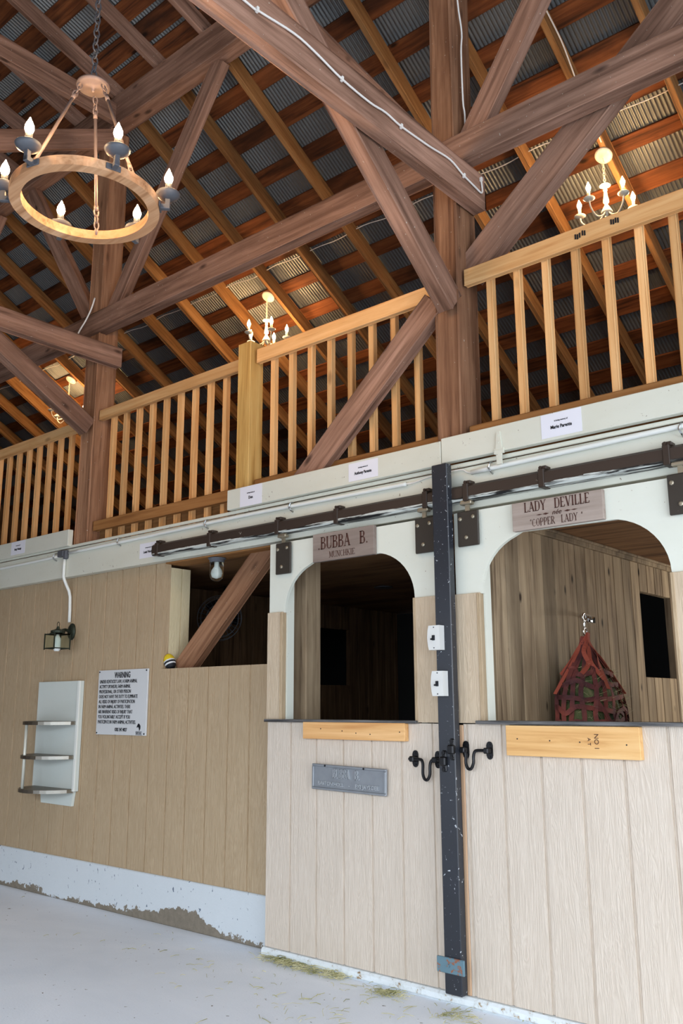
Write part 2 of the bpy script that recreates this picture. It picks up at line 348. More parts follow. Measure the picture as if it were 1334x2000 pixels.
GL = {  # (width, strokes): v = stem, h = thin bar, l = thick line, t = thin line, a = arc of a bowl, s = serif
 'B': (.72, [('v', .16, 0, 1), ('bowl', .16, .52, 1, .62), ('bowl', .16, 0, .54, .68), ('s', .16, 0), ('s', .16, 1)]),
 'D': (.78, [('v', .16, 0, 1), ('bowl', .16, 0, 1, .74), ('s', .16, 0), ('s', .16, 1)]),
 'P': (.68, [('v', .16, 0, 1), ('bowl', .16, .45, 1, .64), ('s', .16, 0), ('s', .16, 1)]),
 'R': (.76, [('v', .16, 0, 1), ('bowl', .16, .48, 1, .62), ('l', .36, .5, .66, 0), ('s', .16, 0), ('s', .16, 1), ('s', .66, 0)]),
 'U': (.78, [('v', .16, .22, 1), ('t', .64, .22, .64, 1), ('cup', .16, .64, .22), ('s', .16, 1), ('s', .64, 1)]),
 'A': (.80, [('t', .12, 0, .40, 1), ('l', .38, 1, .68, 0), ('h', .2, .6, .34), ('s', .12, 0), ('s', .68, 0)]),
 'M': (.98, [('t', .14, 0, .16, 1), ('l', .18, 1, .48, .1), ('t', .48, .1, .78, 1), ('v', .82, 0, 1), ('s', .14, 0), ('s', .82, 0), ('s', .14, 1), ('s', .82, 1)]),
 'N': (.82, [('t', .14, 0, .14, 1), ('l', .16, 1, .68, 0), ('t', .68, 0, .68, 1), ('s', .14, 0), ('s', .14, 1), ('s', .68, 1)]),
 'C': (.74, [('ring', .4, .5, .32, .5, 45, 315)]),
 'O': (.78, [('ring', .4, .5, .32, .5, 0, 360)]),
 'H': (.82, [('v', .16, 0, 1), ('v', .66, 0, 1), ('h', .16, .66, .5), ('s', .16, 0), ('s', .16, 1), ('s', .66, 0), ('s', .66, 1)]),
 'K': (.80, [('v', .16, 0, 1), ('t', .2, .42, .62, 1), ('l', .34, .58, .68, 0), ('s', .16, 0), ('s', .16, 1), ('s', .66, 0), ('s', .62, 1)]),
 'I': (.42, [('v', .2, 0, 1), ('s', .2, 0), ('s', .2, 1)]),
 'E': (.68, [('v', .16, 0, 1), ('h', .1, .58, .97), ('h', .1, .6, .03), ('h', .16, .46, .5), ('t', .58, .03, .6, .22), ('t', .56, .97, .56, .8), ('s', .16, 0), ('s', .16, 1)]),
 'L': (.64, [('v', .16, 0, 1), ('h', .1, .56, .03), ('t', .56, .03, .58, .24), ('s', .16, 0), ('s', .16, 1)]),
 'Y': (.78, [('l', .12, 1, .4, .46), ('t', .4, .46, .68, 1), ('v', .4, 0, .5), ('s', .12, 1), ('s', .68, 1), ('s', .4, 0)]),
 'V': (.78, [('l', .12, 1, .4, 0), ('t', .4, 0, .68, 1), ('s', .12, 1), ('s', .68, 1)]),
 'T': (.74, [('v', .36, 0, 1), ('h', .06, .66, .97), ('t', .08, .97, .06, .78), ('t', .64, .97, .66, .78), ('s', .36, 0)]),
 'J': (.58, [('v', .38, .2, 1), ('cup', .1, .38, .2), ('s', .38, 1)]),
 'S': (.64, [('ring', .34, .74, .2, .25, 20, 250), ('ring', .3, .26, .22, .26, -160, 70)]),
 '.': (.34, [('dot', .16, .06)]), '"': (.4, [('t', .12, .75, .14, 1), ('t', .26, .75, .28, 1)]), "'": (.24, [('t', .1, .75, .12, 1)]),
 '-': (.5, [('h', .1, .4, .45)]), ' ': (.55, []),
}
def serif(name, s, height, x, y, z, mat, parent, sx=1.0, depth=.001, weight=1.0):
    """stencilled roman capitals, centred on x, base line at z, facing -Y"""
    bm = B(); tw = sum(GL[c][0] for c in s)*height*sx; cx = x-tw/2
    th, hn = T*weight, H_*weight
    def poly(ps):
        prism_xz(bm, [(cx+a*height*sx, z+b*height) for a, b in ps], y, y+depth)
    def bar(x0, z0, x1, z1, w):
        d = math.hypot(x1-x0, z1-z0); 
        poly([(x0-w/2, z0), (x0+w/2, z0), (x1+w/2, z1), (x1-w/2, z1)]) if abs(z1-z0) > .05 else poly([(x0, z0-w/2), (x1, z0-w/2), (x1, z0+w/2), (x0, z0+w/2)])
    def arc(ox, oz, rx_, rz_, a0, a1, tk=th):
        n = 10
        for i in range(n):
            q = [a0+(a1-a0)*(i+k)/n for k in (0, 1)]
            ps = []
            for a in q:
                w = hn*.7+(tk-hn*.7)*abs(math.cos(math.radians(a)))**1.5
                ps.append(((ox+(rx_)*math.cos(math.radians(a)), oz+rz_*math.sin(math.radians(a))), (ox+(rx_-w)*math.cos(math.radians(a)), oz+(rz_-hn)*math.sin(math.radians(a)))))
            poly([ps[0][0], ps[1][0], ps[1][1], ps[0][1]])
    for c in s:
        wd, st = GL[c]
        for k in st:
            if k[0] == 'v': bar(k[1], k[2], k[1], k[3], th)
            elif k[0] == 'h': bar(k[1], k[3], k[2], k[3], hn)
            elif k[0] == 'l': bar(k[1], k[2], k[3], k[4], th*1.05)
            elif k[0] == 't': bar(k[1], k[2], k[3], k[4], hn)
            elif k[0] == 's': bar(k[1]-.13, k[2]+(.025 if k[2] < .5 else -.025), k[1]+.13, k[2]+(.025 if k[2] < .5 else -.025), .05)
            elif k[0] == 'bowl':
                x0, z0, z1, xm = k[1:]; m2 = (x0+xm)/2-.02
                bar(x0, z1-hn/2, m2, z1-hn/2, hn); bar(x0, z0+hn/2, m2, z0+hn/2, hn)
                arc(m2, (z0+z1)/2, xm-m2, (z1-z0)/2, -90, 90)
            elif k[0] == 'cup':
                x0, x1, zz = k[1:]; arc((x0+x1)/2, zz, (x1-x0)/2+.04, zz, 180, 360, th*.8)
            elif k[0] == 'ring': arc(k[1], k[2], k[3]+.02, k[4], k[5], k[6])
            elif k[0] == 'dot': poly([(k[1]-.06, k[2]-.06), (k[1]+.06, k[2]-.06), (k[1]+.06, k[2]+.06), (k[1]-.06, k[2]+.06)])
        cx += wd*height*sx
    return link(name, bm, mat, parent)
def at_parent(o, p):
    """keeps world coordinates of a mesh built in world space when it is put under p"""
    o.parent = p; o.location = -p.location; return o

# ------------------------------------------------------------ STRUCTURE
def struct(name, bm, mat, label=None):
    o = link(name, bm, mat); o['kind'] = 'structure'
    if label: o['label'] = label
    return o
struct('floor', box(B(), -16, 7, -9, 12, -.12, 0), M_floor)
def grooved(bm, x0, x1, z0, z1, yf, thick, phase, pitch=.2032, gw=.006, gd=.010):
    pts = [(x0, yf)]; k = math.ceil((x0+.012-phase)/pitch); g = phase+k*pitch
    while g < x1-.012:
        pts += [(g-gw-.002, yf), (g-gw, yf+gd), (g+gw-.004, yf+gd), (g+gw+.002, yf)]; g += pitch
    pts += [(x1, yf), (x1, yf+thick), (x0, yf+thick)]
    a = [bm.verts.new((x, y, z0)) for x, y in pts]; b = [bm.verts.new((x, y, z1)) for x, y in pts]
    n = len(pts)
    for i in range(n): j = (i+1) % n; bm.faces.new((a[i], a[j], b[j], b[i]))
    bm.faces.new(a[::-1]); bm.faces.new(b)
    return bm
WY = 3.97
bm = B(); grooved(bm, -14, -5.1, .295, 2.42, WY, .06, -5.607); grooved(bm, -5.1, -3.955, .295, 1.655, WY, .06, -5.607)
struct('wall_back', bm, M_siding)
# reveal panel of the opening (siding faced, turned into the room)
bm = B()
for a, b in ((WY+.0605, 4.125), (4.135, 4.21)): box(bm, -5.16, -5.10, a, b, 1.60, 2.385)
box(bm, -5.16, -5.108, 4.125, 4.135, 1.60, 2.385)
struct('trim_1', bm, M_sidinglit)
struct('trim_2', box(B(), -5.1, -3.96, WY+.0605, 4.12, 1.60, 1.652), M_browntrim)
struct('baseboard_back', box(B(), -14, -3.94, 3.955, 4.08, 0, .295, .006), M_curb)
bm = B(); box(bm, -3.94, 3.2, 3.85, 4.06, 0, .048, .012); struct('baseboard_doors', bm, M_curb2)
# stall shells behind the wall
def planks(bm, axis, c, a0, a1, z0, z1, th, w=.14, holes=()):
    """vertical plank wall; axis 'x': plane x=c running along y"""
    a = a0
    while a < a1-.01:
        b = min(a+w, a1); segs = [(z0, z1)]
        for ha, hb, hz0, hz1 in holes:
            if a+.01 < hb and b-.01 > ha: segs = [(z0, hz0), (hz1, z1)]
        for s0, s1 in segs:
            if axis == 'x': box(bm, c-th/2, c+th/2, a+.003, b-.003, s0, s1, .004)
            else: box(bm, a+.002, b-.002, c-th/2, c+th/2, s0, s1, .003)
        a = b
    return bm
struct('wall_stall_partition', planks(B(), 'x', -2.455, 4.06, 7.98, 0, 2.41, .05, .140, [(6.02, 6.56, 1.58, 2.17)]), M_stallplank)
struct('trim_3', box(box(B(), -2.43, -2.405, 4.06, 7.98, 2.365, 2.41, .004), -2.43, -2.39, 4.06, 7.98, 2.392, 2.41, .004), M_stallplank)
struct('wall_stall_left', planks(B(), 'x', -6.06, 4.04, 7.98, 0, 2.41, .05, .155, [(6.50, 7.02, 1.60, 2.17)]), M_stalldark)
struct('trim_6', box(B(), -3.96, -3.785, 4.062, 4.20, 0, 2.405, .006), M_stallplank)
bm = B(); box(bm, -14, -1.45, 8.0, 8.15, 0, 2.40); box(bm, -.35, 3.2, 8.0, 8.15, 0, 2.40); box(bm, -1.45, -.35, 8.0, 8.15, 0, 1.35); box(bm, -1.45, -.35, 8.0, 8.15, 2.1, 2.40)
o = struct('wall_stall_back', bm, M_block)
bm = B(); box(bm, -14, 3.2, 4.10, 10.6, 2.41, 2.45); o = struct('ceiling_stalls', bm, M_ceilply)
struct('wall_stall_right', box(B(), 1.6, 1.65, 4.06, 7.98, 0, 2.405), M_stalldark)
struct('floor_loft', box(B(), -14, 3.2, 4.14, 10.6, 2.72, 2.78), M_purlin)
bm = B(); box(bm, -14, 3.2, 4.15, 4.25, 2.45, 2.72); struct('trim_4', bm, M_timber)
# wood soffit under the header over the opening
struct('trim_5', box(B(), -5.1, 3.2, 3.975, 4.14, 2.405, 2.43, .004), M_browntrim)
# unseen aisle wall behind the camera and end walls, added to shape the daylight
bm = B(); grooved(bm, -14, -7, 0, 5.6, -1.75, .08, 0); box(bm, -7, 3.2, -1.75, -1.67, 2.7, 5.6); struct('wall_front_lightblock', bm, M_siding)
struct('wall_right_lightblock', box(B(), 3.2, 3.3, 4.05, 10.6, 0, 8), M_stalldark)  # unseen, added to keep outside light from the loft
struct('wall_left_lightblock', box(B(), -14.1, -14, -1.7, 10.6, 0, 8), M_stalldark)  # unseen end closed so the light falls off to the left

# roof: gambrel, lower slope 30 degrees over the loft, upper slope 17 degrees over the aisle
SL, SU = .575, .30
def zl(y, z0=6.5): return z0-SL*(y-4.05)
RY = 1.1
def zu(y, z0=6.72): return z0-SU*(abs(y-RY)+RY-3.9)
def corr(name, x0, x1, p0, p1, amp=.0055, pitch=.0325, skew=0):
    n = int((x1-x0)/pitch*6); nv = Vector((0, -(p1[1]-p0[1]), p1[0]-p0[0])).normalized()
    if nv.z < 0: nv = -nv
    bm = B(); prev = None
    for i in range(n+1):
        x = x0+(x1-x0)*i/n; h = amp*math.sin(2*PI*(x-x0)/pitch)
        h = max(-amp*.8, min(amp*.8, h*1.3))
        a = bm.verts.new((x, p0[0], p0[1]) ) ; b = bm.verts.new((x, p1[0], p1[1]))
        a.co += nv*h; b.co += nv*h
        if prev: bm.faces.new((prev[0], a, b, prev[1]))
        prev = (a, b)
    o = struct(name, bm, M_corr); o.modifiers.new('s', 'SOLIDIFY').thickness = .0012; return o
zb = .161+.024+.006
corr('ceiling', -14, 3.2, (4.02, zl(4.02)+zb), (10.8, zl(10.8)+zb))
zbu = .15+.024+.006
corr('ceiling.001', -14, 3.2, (4.25, zu(4.25)+zbu), (RY, zu(RY)+zbu))
corr('ceiling.002', -14, 3.2, (RY, zu(RY)+zbu), (-2.1, zu(-2.1)+zbu))
corr('ceiling.003', -14, 3.2, (-1.85, zl(4.05)+zb), (-5.2, zl(7.4)+zb))

# ------------------------------------------------------------ roof timbers
XR = [1.762-.592*k for k in range(4, 25)]
def ordn(i):
    w = ['first','second','third','fourth','fifth','sixth','seventh','eighth','ninth','tenth','eleventh','twelfth','thirteenth','fourteenth','fifteenth','sixteenth','seventeenth','eighteenth','nineteenth','twentieth','twenty-first','twenty-second','twenty-third']
    return w[i]
def member_lower(x):
    a = Vector((x, 4.075, zl(4.075)+.0805)); b = Vector((x, 10.75, zl(10.75)+.0805)); return a, b
for i, x in enumerate(XR):
    a, b = member_lower(x+.022)
    if i == 0: R0 = beam('rafter', a, b, .045, .14, M_rafter, label='x'); o = R0
    else:
        o = R0.copy(); C.objects.link(o); M_, L_ = frame(a, b); o.matrix_world = M_
    tag(o, ('brown rafter sloping down over the loft, %s from the right' % ordn(i-2) if i > 1 else 'brown rafter outside the right edge of the photo, %s out' % ordn(1-i)), 'rafter', 'lower rafters over the loft')
XU = [x-.13 for x in XR if x < -3]
for i, x in enumerate(XU):
    a = Vector((x+.022, 4.15, zu(4.15)+.075)); b = Vector((x+.022, RY, zu(RY)+.075))
    if i == 0: R1 = beam('rafter', a, b, .045, .15, M_timber, label='x'); o = R1
    else: o = R1.copy(); C.objects.link(o); M_, L_ = frame(a, b); o.matrix_world = M_
    tag(o, ('flatter upper rafter above the horizontal roof beam, %s from the right' % ordn(i-2) if i > 1 else 'flatter upper rafter above the top edge of the photo, %s out' % ordn(1-i)), 'rafter', 'upper rafters over the aisle')
rp = random.Random(3)
PUR = [4.06+.308*k for k in range(21)]
for i, y in enumerate(PUR):
    w = .124+rp.uniform(-.012, .014); ym = y-.006+.06
    a = Vector((-13.9, ym, zl(ym)+.161+.012)); b = Vector((3.1, ym, zl(ym)+.161+.012))
    n = Vector((0, SL, 1)).normalized()
    beam('roof_board', a, b, w*1.153, .022, M_purlin, side=n, bev=.001, label='dark stained board across the lower rafters, %s down from the roof break' % ordn(i), cat='board', group='boards across the lower rafters')
PUU = []
y = 3.97
while y > RY+.1: PUU.append(y); y -= .285 if y < 3.6 else .20
for i, y in enumerate(PUU):
    n = Vector((0, SU, 1)).normalized()
    w = .16 if y < 3.6 else .17
    a = Vector((-13.9, y, zu(y)+.15+.012)); b = Vector((3.1, y, zu(y)+.15+.012))
    beam('roof_board', a, b, w, .022, M_purlin, side=n, bev=.001, label='dark stained board across the upper rafters, %s up from the roof break' % ordn(i), cat='board', group='boards across the upper rafters')

# ------------------------------------------------------------ timber frame
HZ = 4.545   # header centre height
PX = [-2.56, -6.11, -9.66]
nm = ['right-hand', 'left-hand', 'farthest left']
for i, x in enumerate(PX):
    if i == 1: x = -6.11
    near = ['standing beside the black steel post', 'left of the long railing with two sections', 'beyond the left edge'][i]
    w = [.158, .185, .16][i]; lean = [(-.014, .010), (-.02, .0), (0, 0)][i]
    o = beam('timber_post', (x+lean[0], 4.012, 2.80 if i != 1 else 2.672), (x+lean[1], 4.012, 6.388), w, .215 if i == 0 else .19, M_post, side=(0, -1, 0), wob=.0025, bev=.008,
         label='tall square weathered timber post, the %s one, %s' % (nm[i], near), cat='post')
    # pale board laid along the right face
for i, x in enumerate(PX[:2]):
    xx = x+.075
    z1 = 4.33 if i == 0 else 4.26
    dz = .225 if i == 0 else .165
    ob = beam('tie_beam', (xx+.045, 4.10, z1), (xx+.045, -1.7, z1), .085, dz, M_timber, bev=.006, wob=.002,
         label=['horizontal timber running from the right-hand post towards the viewer, with a white cable along it', 'horizontal timber running from the left-hand post out of the left edge of the photo'][i], cat='beam')
    # knee brace from post face up and forward
    beam('knee_brace', (x+.02, 3.90, 3.60 if i == 0 else 3.63), (x+.02, .50 if i == 0 else .40, 6.36 if i == 0 else 5.63), .10, .15, M_timber, bev=.006, wob=.002,
         label=['diagonal knee brace rising from the right-hand post face towards the viewer behind the cable-carrying timber', 'diagonal knee brace rising from the left-hand post to the left edge of the photo'][i], cat='brace')
    beam('collar_tie', (x+.11, 4.06, 6.515), (x+.11, -1.9, 6.515), .06, .19, M_timber, bev=.005,
         label=['upper cross timber at the top of the right-hand post', 'upper cross timber at the top of the left-hand post behind the chandelier chain'][i], cat='beam')
    beam('truss_web', (x+.115, 3.96, 6.28), (x+.115, 1.1, 4.73), .05, .17, M_timber, bev=.005,
         label=['slanting truss member below the top of the right-hand post', 'slanting truss member behind the upper left chandelier bulbs'][i], cat='brace')
beam('header_beam', (3.1, 3.94, HZ), (-13.9, 3.94, HZ), .10, .19, M_timber, bev=.006, wob=.002, label='long horizontal timber passing both posts across the whole photo', cat='beam')
beam('roof_plate_beam', (3.1, 3.99, 6.54), (-13.9, 3.99, 6.54), .15, .30, M_timber, bev=.006, wob=.002, label='heavy horizontal beam at the roof break above the left-hand post', cat='beam')
ub = [(-2.46, -1.25, 'rising right from the right-hand post above the long timber'), (-2.66, -3.91, 'rising left from the right-hand post to the roof break'),
      (-6.01, -4.69, 'rising right from the left-hand post to the roof break beam'), (-6.24, -7.48, 'rising left from the left-hand post behind the chandelier'), (-9.58, -8.1, 'rising right from the farthest left post')]
for i, (xa, xb, lb) in enumerate(ub):
    beam('wind_brace', (xa, 4.015, 4.60), (xb, 4.015, 6.40), .08, .15, M_timber, bev=.005, wob=.002, label='diagonal timber brace '+lb, cat='brace')
beam('wind_brace', (-2.50, 4.055, 3.83), (.58, 4.055, 6.335), .09, .185, M_timber, bev=.005, wob=.002, label='long diagonal brace crossing behind the horizontal timber right of the right-hand post', cat='brace')
beam('wind_brace', (-2.66, 3.94, 3.66), (-3.74, 3.94, 2.725), .075, .165, M_timber, bev=.005, wob=.002, label='diagonal timber crossing the loft balusters left of the right-hand post', cat='brace')
beam('wind_brace', (-5.02, 4.10, 1.64), (-4.12, 4.10, 2.47), .07, .165, M_post, bev=.005, wob=.002, label='diagonal timber crossing the open hatch in the siding wall', cat='brace')
bmx = box(B(), -.045, .045, -.003, .003, -.035, .035); 

# ------------------------------------------------------------ fascia boards
def board(name, x0, x1, y0, y1, z0, z1, mat, label, cat='board', group=None, bev=.003):
    cx, cy, cz = (x0+x1)/2, (y0+y1)/2, (z0+z1)/2
    o = link(name, box(B(), x0-cx, x1-cx, y0-cy, y1-cy, z0-cz, z1-cz, bev), mat); o.location = (cx, cy, cz)
    return tag(o, label, cat, group)
board('fascia_board', -4.318, -2.602, 3.855, 3.895, 2.668, 2.803, M_white, 'raised white board below the loft railing with two white name cards')
board('fascia_board', -2.598, 2.9, 3.855, 3.897, 2.675, 2.815, M_white, 'raised white board at the upper right with one white name card and a painted hinge')
board('fascia_board', -11, -6.205, 3.855, 3.90, 2.655, 2.79, M_white, 'raised white board at the far left below the loft railing, ending at the left-hand post')
board('fascia_board', -14, 3.1, 3.90, 3.965, 2.412, 2.640, M_white, 'long lower white board above the siding and sliding door track')
board('trim_strip', -14, 3.1, 3.884, 3.902, 2.643, 2.664, M_white, 'narrow white strip along the top of the long white board', 'trim')
board('loft_sill_beam', -14, 3.1, 4.04, 4.13, 2.642, 2.79, M_rafter, 'rough brown timber behind the white boards carrying the loft railing', 'beam')

# ------------------------------------------------------------ railings
def railing(label, x0, x1, bz0, rail_front, bots, xs, zt=(3.70, 3.80), mat=M_lumber, zb=2.80, top_ext=None):
    r = empty('loft_railing', ((x0+x1)/2, 4.0, 2.8), label, 'railing')
    def part(nm, a, b, w, h, mt):
        o = beam(nm, a, b, w, h, mt, bev=.003); M = o.matrix_world.copy(); o.parent = r; o.matrix_world = M; M2 = Matrix.Translation(-Vector(r.location)) @ M
        o.matrix_parent_inverse = Matrix.Identity(4); o.matrix_basis = M2
        return o
    part('top_rail', (x0, 3.975, (zt[0]+zt[1])/2), (x1, 3.975, (zt[0]+zt[1])/2), .038, zt[1]-zt[0], mat)
    y, za, zc = bots
    part('bottom_rail', (x0, y, (za+zc)/2), (x1, y, (za+zc)/2), .038, zc-za, M_browntrim)
    first = None
    for x in xs:
        a, b = Vector((x, 4.015, zb)), Vector((x, 4.015, zt[1]-.01))
        if first is None: first = part('baluster', a, b, .04, .04, mat)
        else:
            o = first.copy(); C.objects.link(o); o.parent = r
            bb = first.matrix_basis.copy(); bb.translation = (a+b)/2-Vector(r.location); o.matrix_basis = bb
    return r
RR = railing('loft railing section right of the right-hand post', -2.478, 3.0, 0, 0, (3.975, 2.825, 2.885), [-2.34+.0855-.0+.171*k-.085 for k in range(0, 31)], zt=(3.715, 3.815), zb=2.805)
railing('loft railing section between the newel post and the right-hand post', -4.165, -2.668, 0, 0, (3.975, 2.815, 2.872), [-4.045+.171*k for k in range(8)], zt=(3.70, 3.80), zb=2.80)
railing('loft railing section between the left-hand post and the newel post', -6.02, -4.34, 0, 0, (3.975, 2.765, 2.845), [-5.885+.1695*k for k in range(10)], zt=(3.69, 3.775), zb=2.665)
railing('loft railing section left of the left-hand post', -9.58, -6.235, 0, 0, (4.06, 2.79, 2.835), [-6.32-.171*k for k in range(19)], zt=(3.66, 3.75), zb=2.70)
for x0_, z0_, n_ in ((-1.795, 3.765, 3), (-1.755, 3.772, 2), (-1.60, 3.775, 4)):
    for k in range(n_):
        o = link('grade_stamp', box(B(), -.004, .004, -.0006, .0006, -.014, .014), M_ink); o.parent = RR; o.location = Vector((x0_+.012*k, 3.9554, z0_-.004*(k % 2)))-RR.location
beam('newel_post', (-4.252, 3.985, 2.80), (-4.252, 3.985, 3.862), .125, .125, M_green, side=(0, -1, 0), bev=.004, label='square new yellow-green timber newel post in the loft railing', cat='post')

# ------------------------------------------------------------ sliding doors
def arch(xl, xr, zspring, ztop, r, n=10):
    """points of the arch from lower left over to lower right"""
    P = [(xl, zspring)]
    for i in range(n+1):
        a = PI-PI/2*i/n*.86; P.append((xl+r+r*math.cos(a), zspring+.015+(ztop-zspring-.015)/math.sin(PI/2*1)*math.sin(a)*1.0))
    P[-1] = (P[-1][0], ztop)
    for i in range(n+1):
        a = PI/2*(1-.86)+0; a = (PI/2*.14)+0
        a = PI/2 - (PI/2*(.14+.86*i/n)); P.append((xr-r+r*math.cos(a), zspring+.015+(ztop-zspring-.015)*math.sin(a)))
    P.append((xr, zspring))
    return P
def door(name, label, x0, x1, xl, xr, gph, stripL, stripR, rr):
    d = empty(name, ((x0+x1)/2, 3.9, .05), label, 'door', kind='structure')
    def P(nm, bm, mat, lab=None):
        o = link(nm, bm, mat); at_parent(o, d)
        if lab: o['label'] = lab
        return o
    P('lower_panel', grooved(B(), x0+(.02 if x0 > -3 else 0), x1, .05, 1.305, 3.876, .02, gph), M_sidingdoor)
    P('side_strip', box(B(), x0-.005, xl-.012, 3.866, 3.897, 1.31, 1.96, .002), M_strip)
    P('side_strip', box(B(), xr+.0, x1+.005, 3.866, 3.897, 1.31, 1.965, .002), M_strip)
    P('casing', box(B(), xl-.03, xl-.008, 3.862, 3.898, 1.31, 1.955, .002), M_siding)
    P('casing', box(B(), xr-.004, xr+.012, 3.862, 3.898, 1.31, 1.965, .002), M_siding)
    top = arch(xl, xr, 1.955, 2.245, rr)
    pts = [(x0, 1.955)]+top+[(x1, 1.955), (x1, 2.392), (x0, 2.392)]
    bm = B(); a = []
    # arch plate built in vertical strips so that it stays clean
    lo = [(x0, 1.955)]+top+[(x1, 1.955)]
    for i in range(len(lo)-1):
        (xa, za), (xb, zb_) = lo[i], lo[i+1]
        if xb-xa < 1e-4: continue
        prism_xz(bm, [(xa, za), (xb, zb_), (xb, 2.392), (xa, 2.392)], 3.878, 3.90)
    bmesh.ops.remove_doubles(bm, verts=bm.verts[:], dist=.0005)
    dd = {}
    for f_ in bm.faces: dd.setdefault(tuple(sorted(v.index for v in f_.verts)), []).append(f_)
    P('arch_board', bm, M_whitedoor)
    bm = B(); box(bm, xl-.05, xl-.0, 3.9, 3.958, 1.305, 2.39); box(bm, xr+.0, xr+.05, 3.9, 3.958, 1.305, 2.39); box(bm, xl, xr, 3.9, 3.956, 2.26, 2.39); box(bm, x0+.005, x1-.005, 3.897, 3.955, .06, 1.303)
    P('inner_frame', bm, M_whitedoor, 'white inner door frame')
    return d, P
D1, P1 = door('door_1', 'sliding stall door left of the black steel post, beige lower panel and white arched top', -3.925, -2.655, -3.79, -2.812, -3.73, 0, 0, .30)
D2, P2 = door('door_2', 'sliding stall door right of the black steel post, with the wider white arched opening', -2.545, -1.27, -2.385, -1.415, -2.506, 0, 0, .30)
P1('edge_strip', box(B(), -2.655, -2.628, 3.885, 3.94, .05, 2.38, .002), M_whitedoor, 'white painted door edge')
P2('edge_strip', box(B(), -2.549, -2.527, 3.872, 3.896, .05, 1.30, .002), M_edgewood, 'bare wood door edge')
bm = B(); box(bm, -3.93, -2.80, 3.845, 3.935, 1.304, 1.320, .002); P1('sill', bm, M_rubber, 'worn dark metal-capped sill')
bm = B(); box(bm, -2.43, -1.25, 3.835, 3.935, 1.306, 1.323, .002); P2('sill', bm, M_rubber, 'worn dark metal-capped sill')
P2('lower_panel', grooved(B(), -1.268, 1.2, .05, 2.39, 3.88, .02, -2.506), M_sidingdoor)
def hanger(P, x, z0, z1):
    o = P('hanger_plate', box(B(), x-.064, x+.064, 3.852, 3.866, z0, z1, .004), M_darkmetal)
    bm = B()
    for dx, dz in ((-.042, z1-.04), (.036, z1-.035), (-.008, z0+.045)):
        lathe(bm, [(.011, 0), (.011, .006), (.006, .009)], n=8, M=Matrix.Translation((x+dx, 3.852, dz)) @ Matrix.Rotation(PI/2, 4, 'X'))
    b = link('bolt', bm, M_bolt, o)
    bm = B(); box(bm, x-.012, x+.012, 3.852, 3.864, z1, z1+.06); box(bm, x-.035, x+.035, 3.835, 3.872, z1+.032, z1+.05, .004)
    tube(bm, [(x-.03, 3.85, z1+.045), (x+.03, 3.85, z1+.045)], .013)
    link('roller', bm, M_bolt, o)
hanger(P1, -3.79, 2.19, 2.385); hanger(P1, -2.72, 2.20, 2.392)
hanger(P2, -2.445, 2.205, 2.39); hanger(P2, -1.33, 2.215, 2.40)
def latch(P, x0, x1, z, drop):
    s = 1 if x1 > x0 else -1
    y = 3.842; xm = x0+(x1-x0)*(.46 if s > 0 else .58)
    pth = [(x0, y, z), (xm-s*.045, y, z), (xm-s*.028, y-.002, z-.008), (xm-s*.022, y-.004, z-.03), (xm-s*.022, y-.006, z-drop+.03), (xm-s*.012, y-.008, z-drop+.006), (xm, y-.008, z-drop),
           (xm+s*.012, y-.008, z-drop+.006), (xm+s*.022, y-.006, z-drop+.03), (xm+s*.022, y-.004, z-.03), (xm+s*.028, y-.002, z-.008), (xm+s*.045, y, z), (x1, y, z)]
    o = P('slide_bolt', tube(B(), smoothpath(pth, 3), .008, 8), M_black)
    for q in (x0+(x1-x0)*.08, x0+(x1-x0)*(.66 if s > 0 else .80)):
        bm = B(); lathe(bm, [(.017, 0), (.017, .004)], n=12, M=Matrix.Translation((q, 3.874, z+.026)) @ Matrix.Rotation(PI/2, 4, 'X'))
        lathe(bm, [(.017, 0), (.017, .004)], n=12, M=Matrix.Translation((q, 3.874, z-.026)) @ Matrix.Rotation(PI/2, 4, 'X'))
        box(bm, q-.017, q+.017, 3.868, 3.876, z-.026, z+.026); box(bm, q-.014, q+.014, 3.829, 3.87, z-.014, z+.014, .005)
        tube(bm, [(q, 3.871, z+.028), (q, 3.866, z+.028)], .006); tube(bm, [(q, 3.871, z-.028), (q, 3.866, z-.028)], .006)
        link('keeper', bm, M_black, o)
latch(P1, -2.845, -2.60, 1.126, .10); latch(P2, -2.36, -2.55, 1.180, .09)

# black steel post between the doors
post = empty('steel_post', (-2.578, 3.83, .04), 'tall narrow black-painted steel post between the two stall doors', 'post')
o = at_parent(link('channel', box(B(), -2.625, -2.527, 3.795, 3.843, .06, 2.655, .004), M_blackpost), post)
bm = B()
for x, z in ((-2.590, 1.126), (-2.540, 1.184)):
    box(bm, x-.018, x+.018, 3.768, 3.798, z-.022, z+.022, .006); box(bm, x-.014, x+.014, 3.786, 3.799, z-.052, z+.052, .006)
    tube(bm, [(x, 3.79, z+.04), (x, 3.78, z+.04)], .01); tube(bm, [(x, 3.79, z-.04), (x, 3.78, z-.04)], .01)
at_parent(link('latch_catch', bm, M_black), post)
bm = B(); box(bm, -2.66, -2.505, 3.782, 3.794, .155, .225, .003); tube(bm, [(-2.59, 3.785, .19), (-2.59, 3.772, .19)], .008)
o = at_parent(link('clamp_band', bm, M_blue), post); o['label'] = 'rusty blue metal band near the floor'
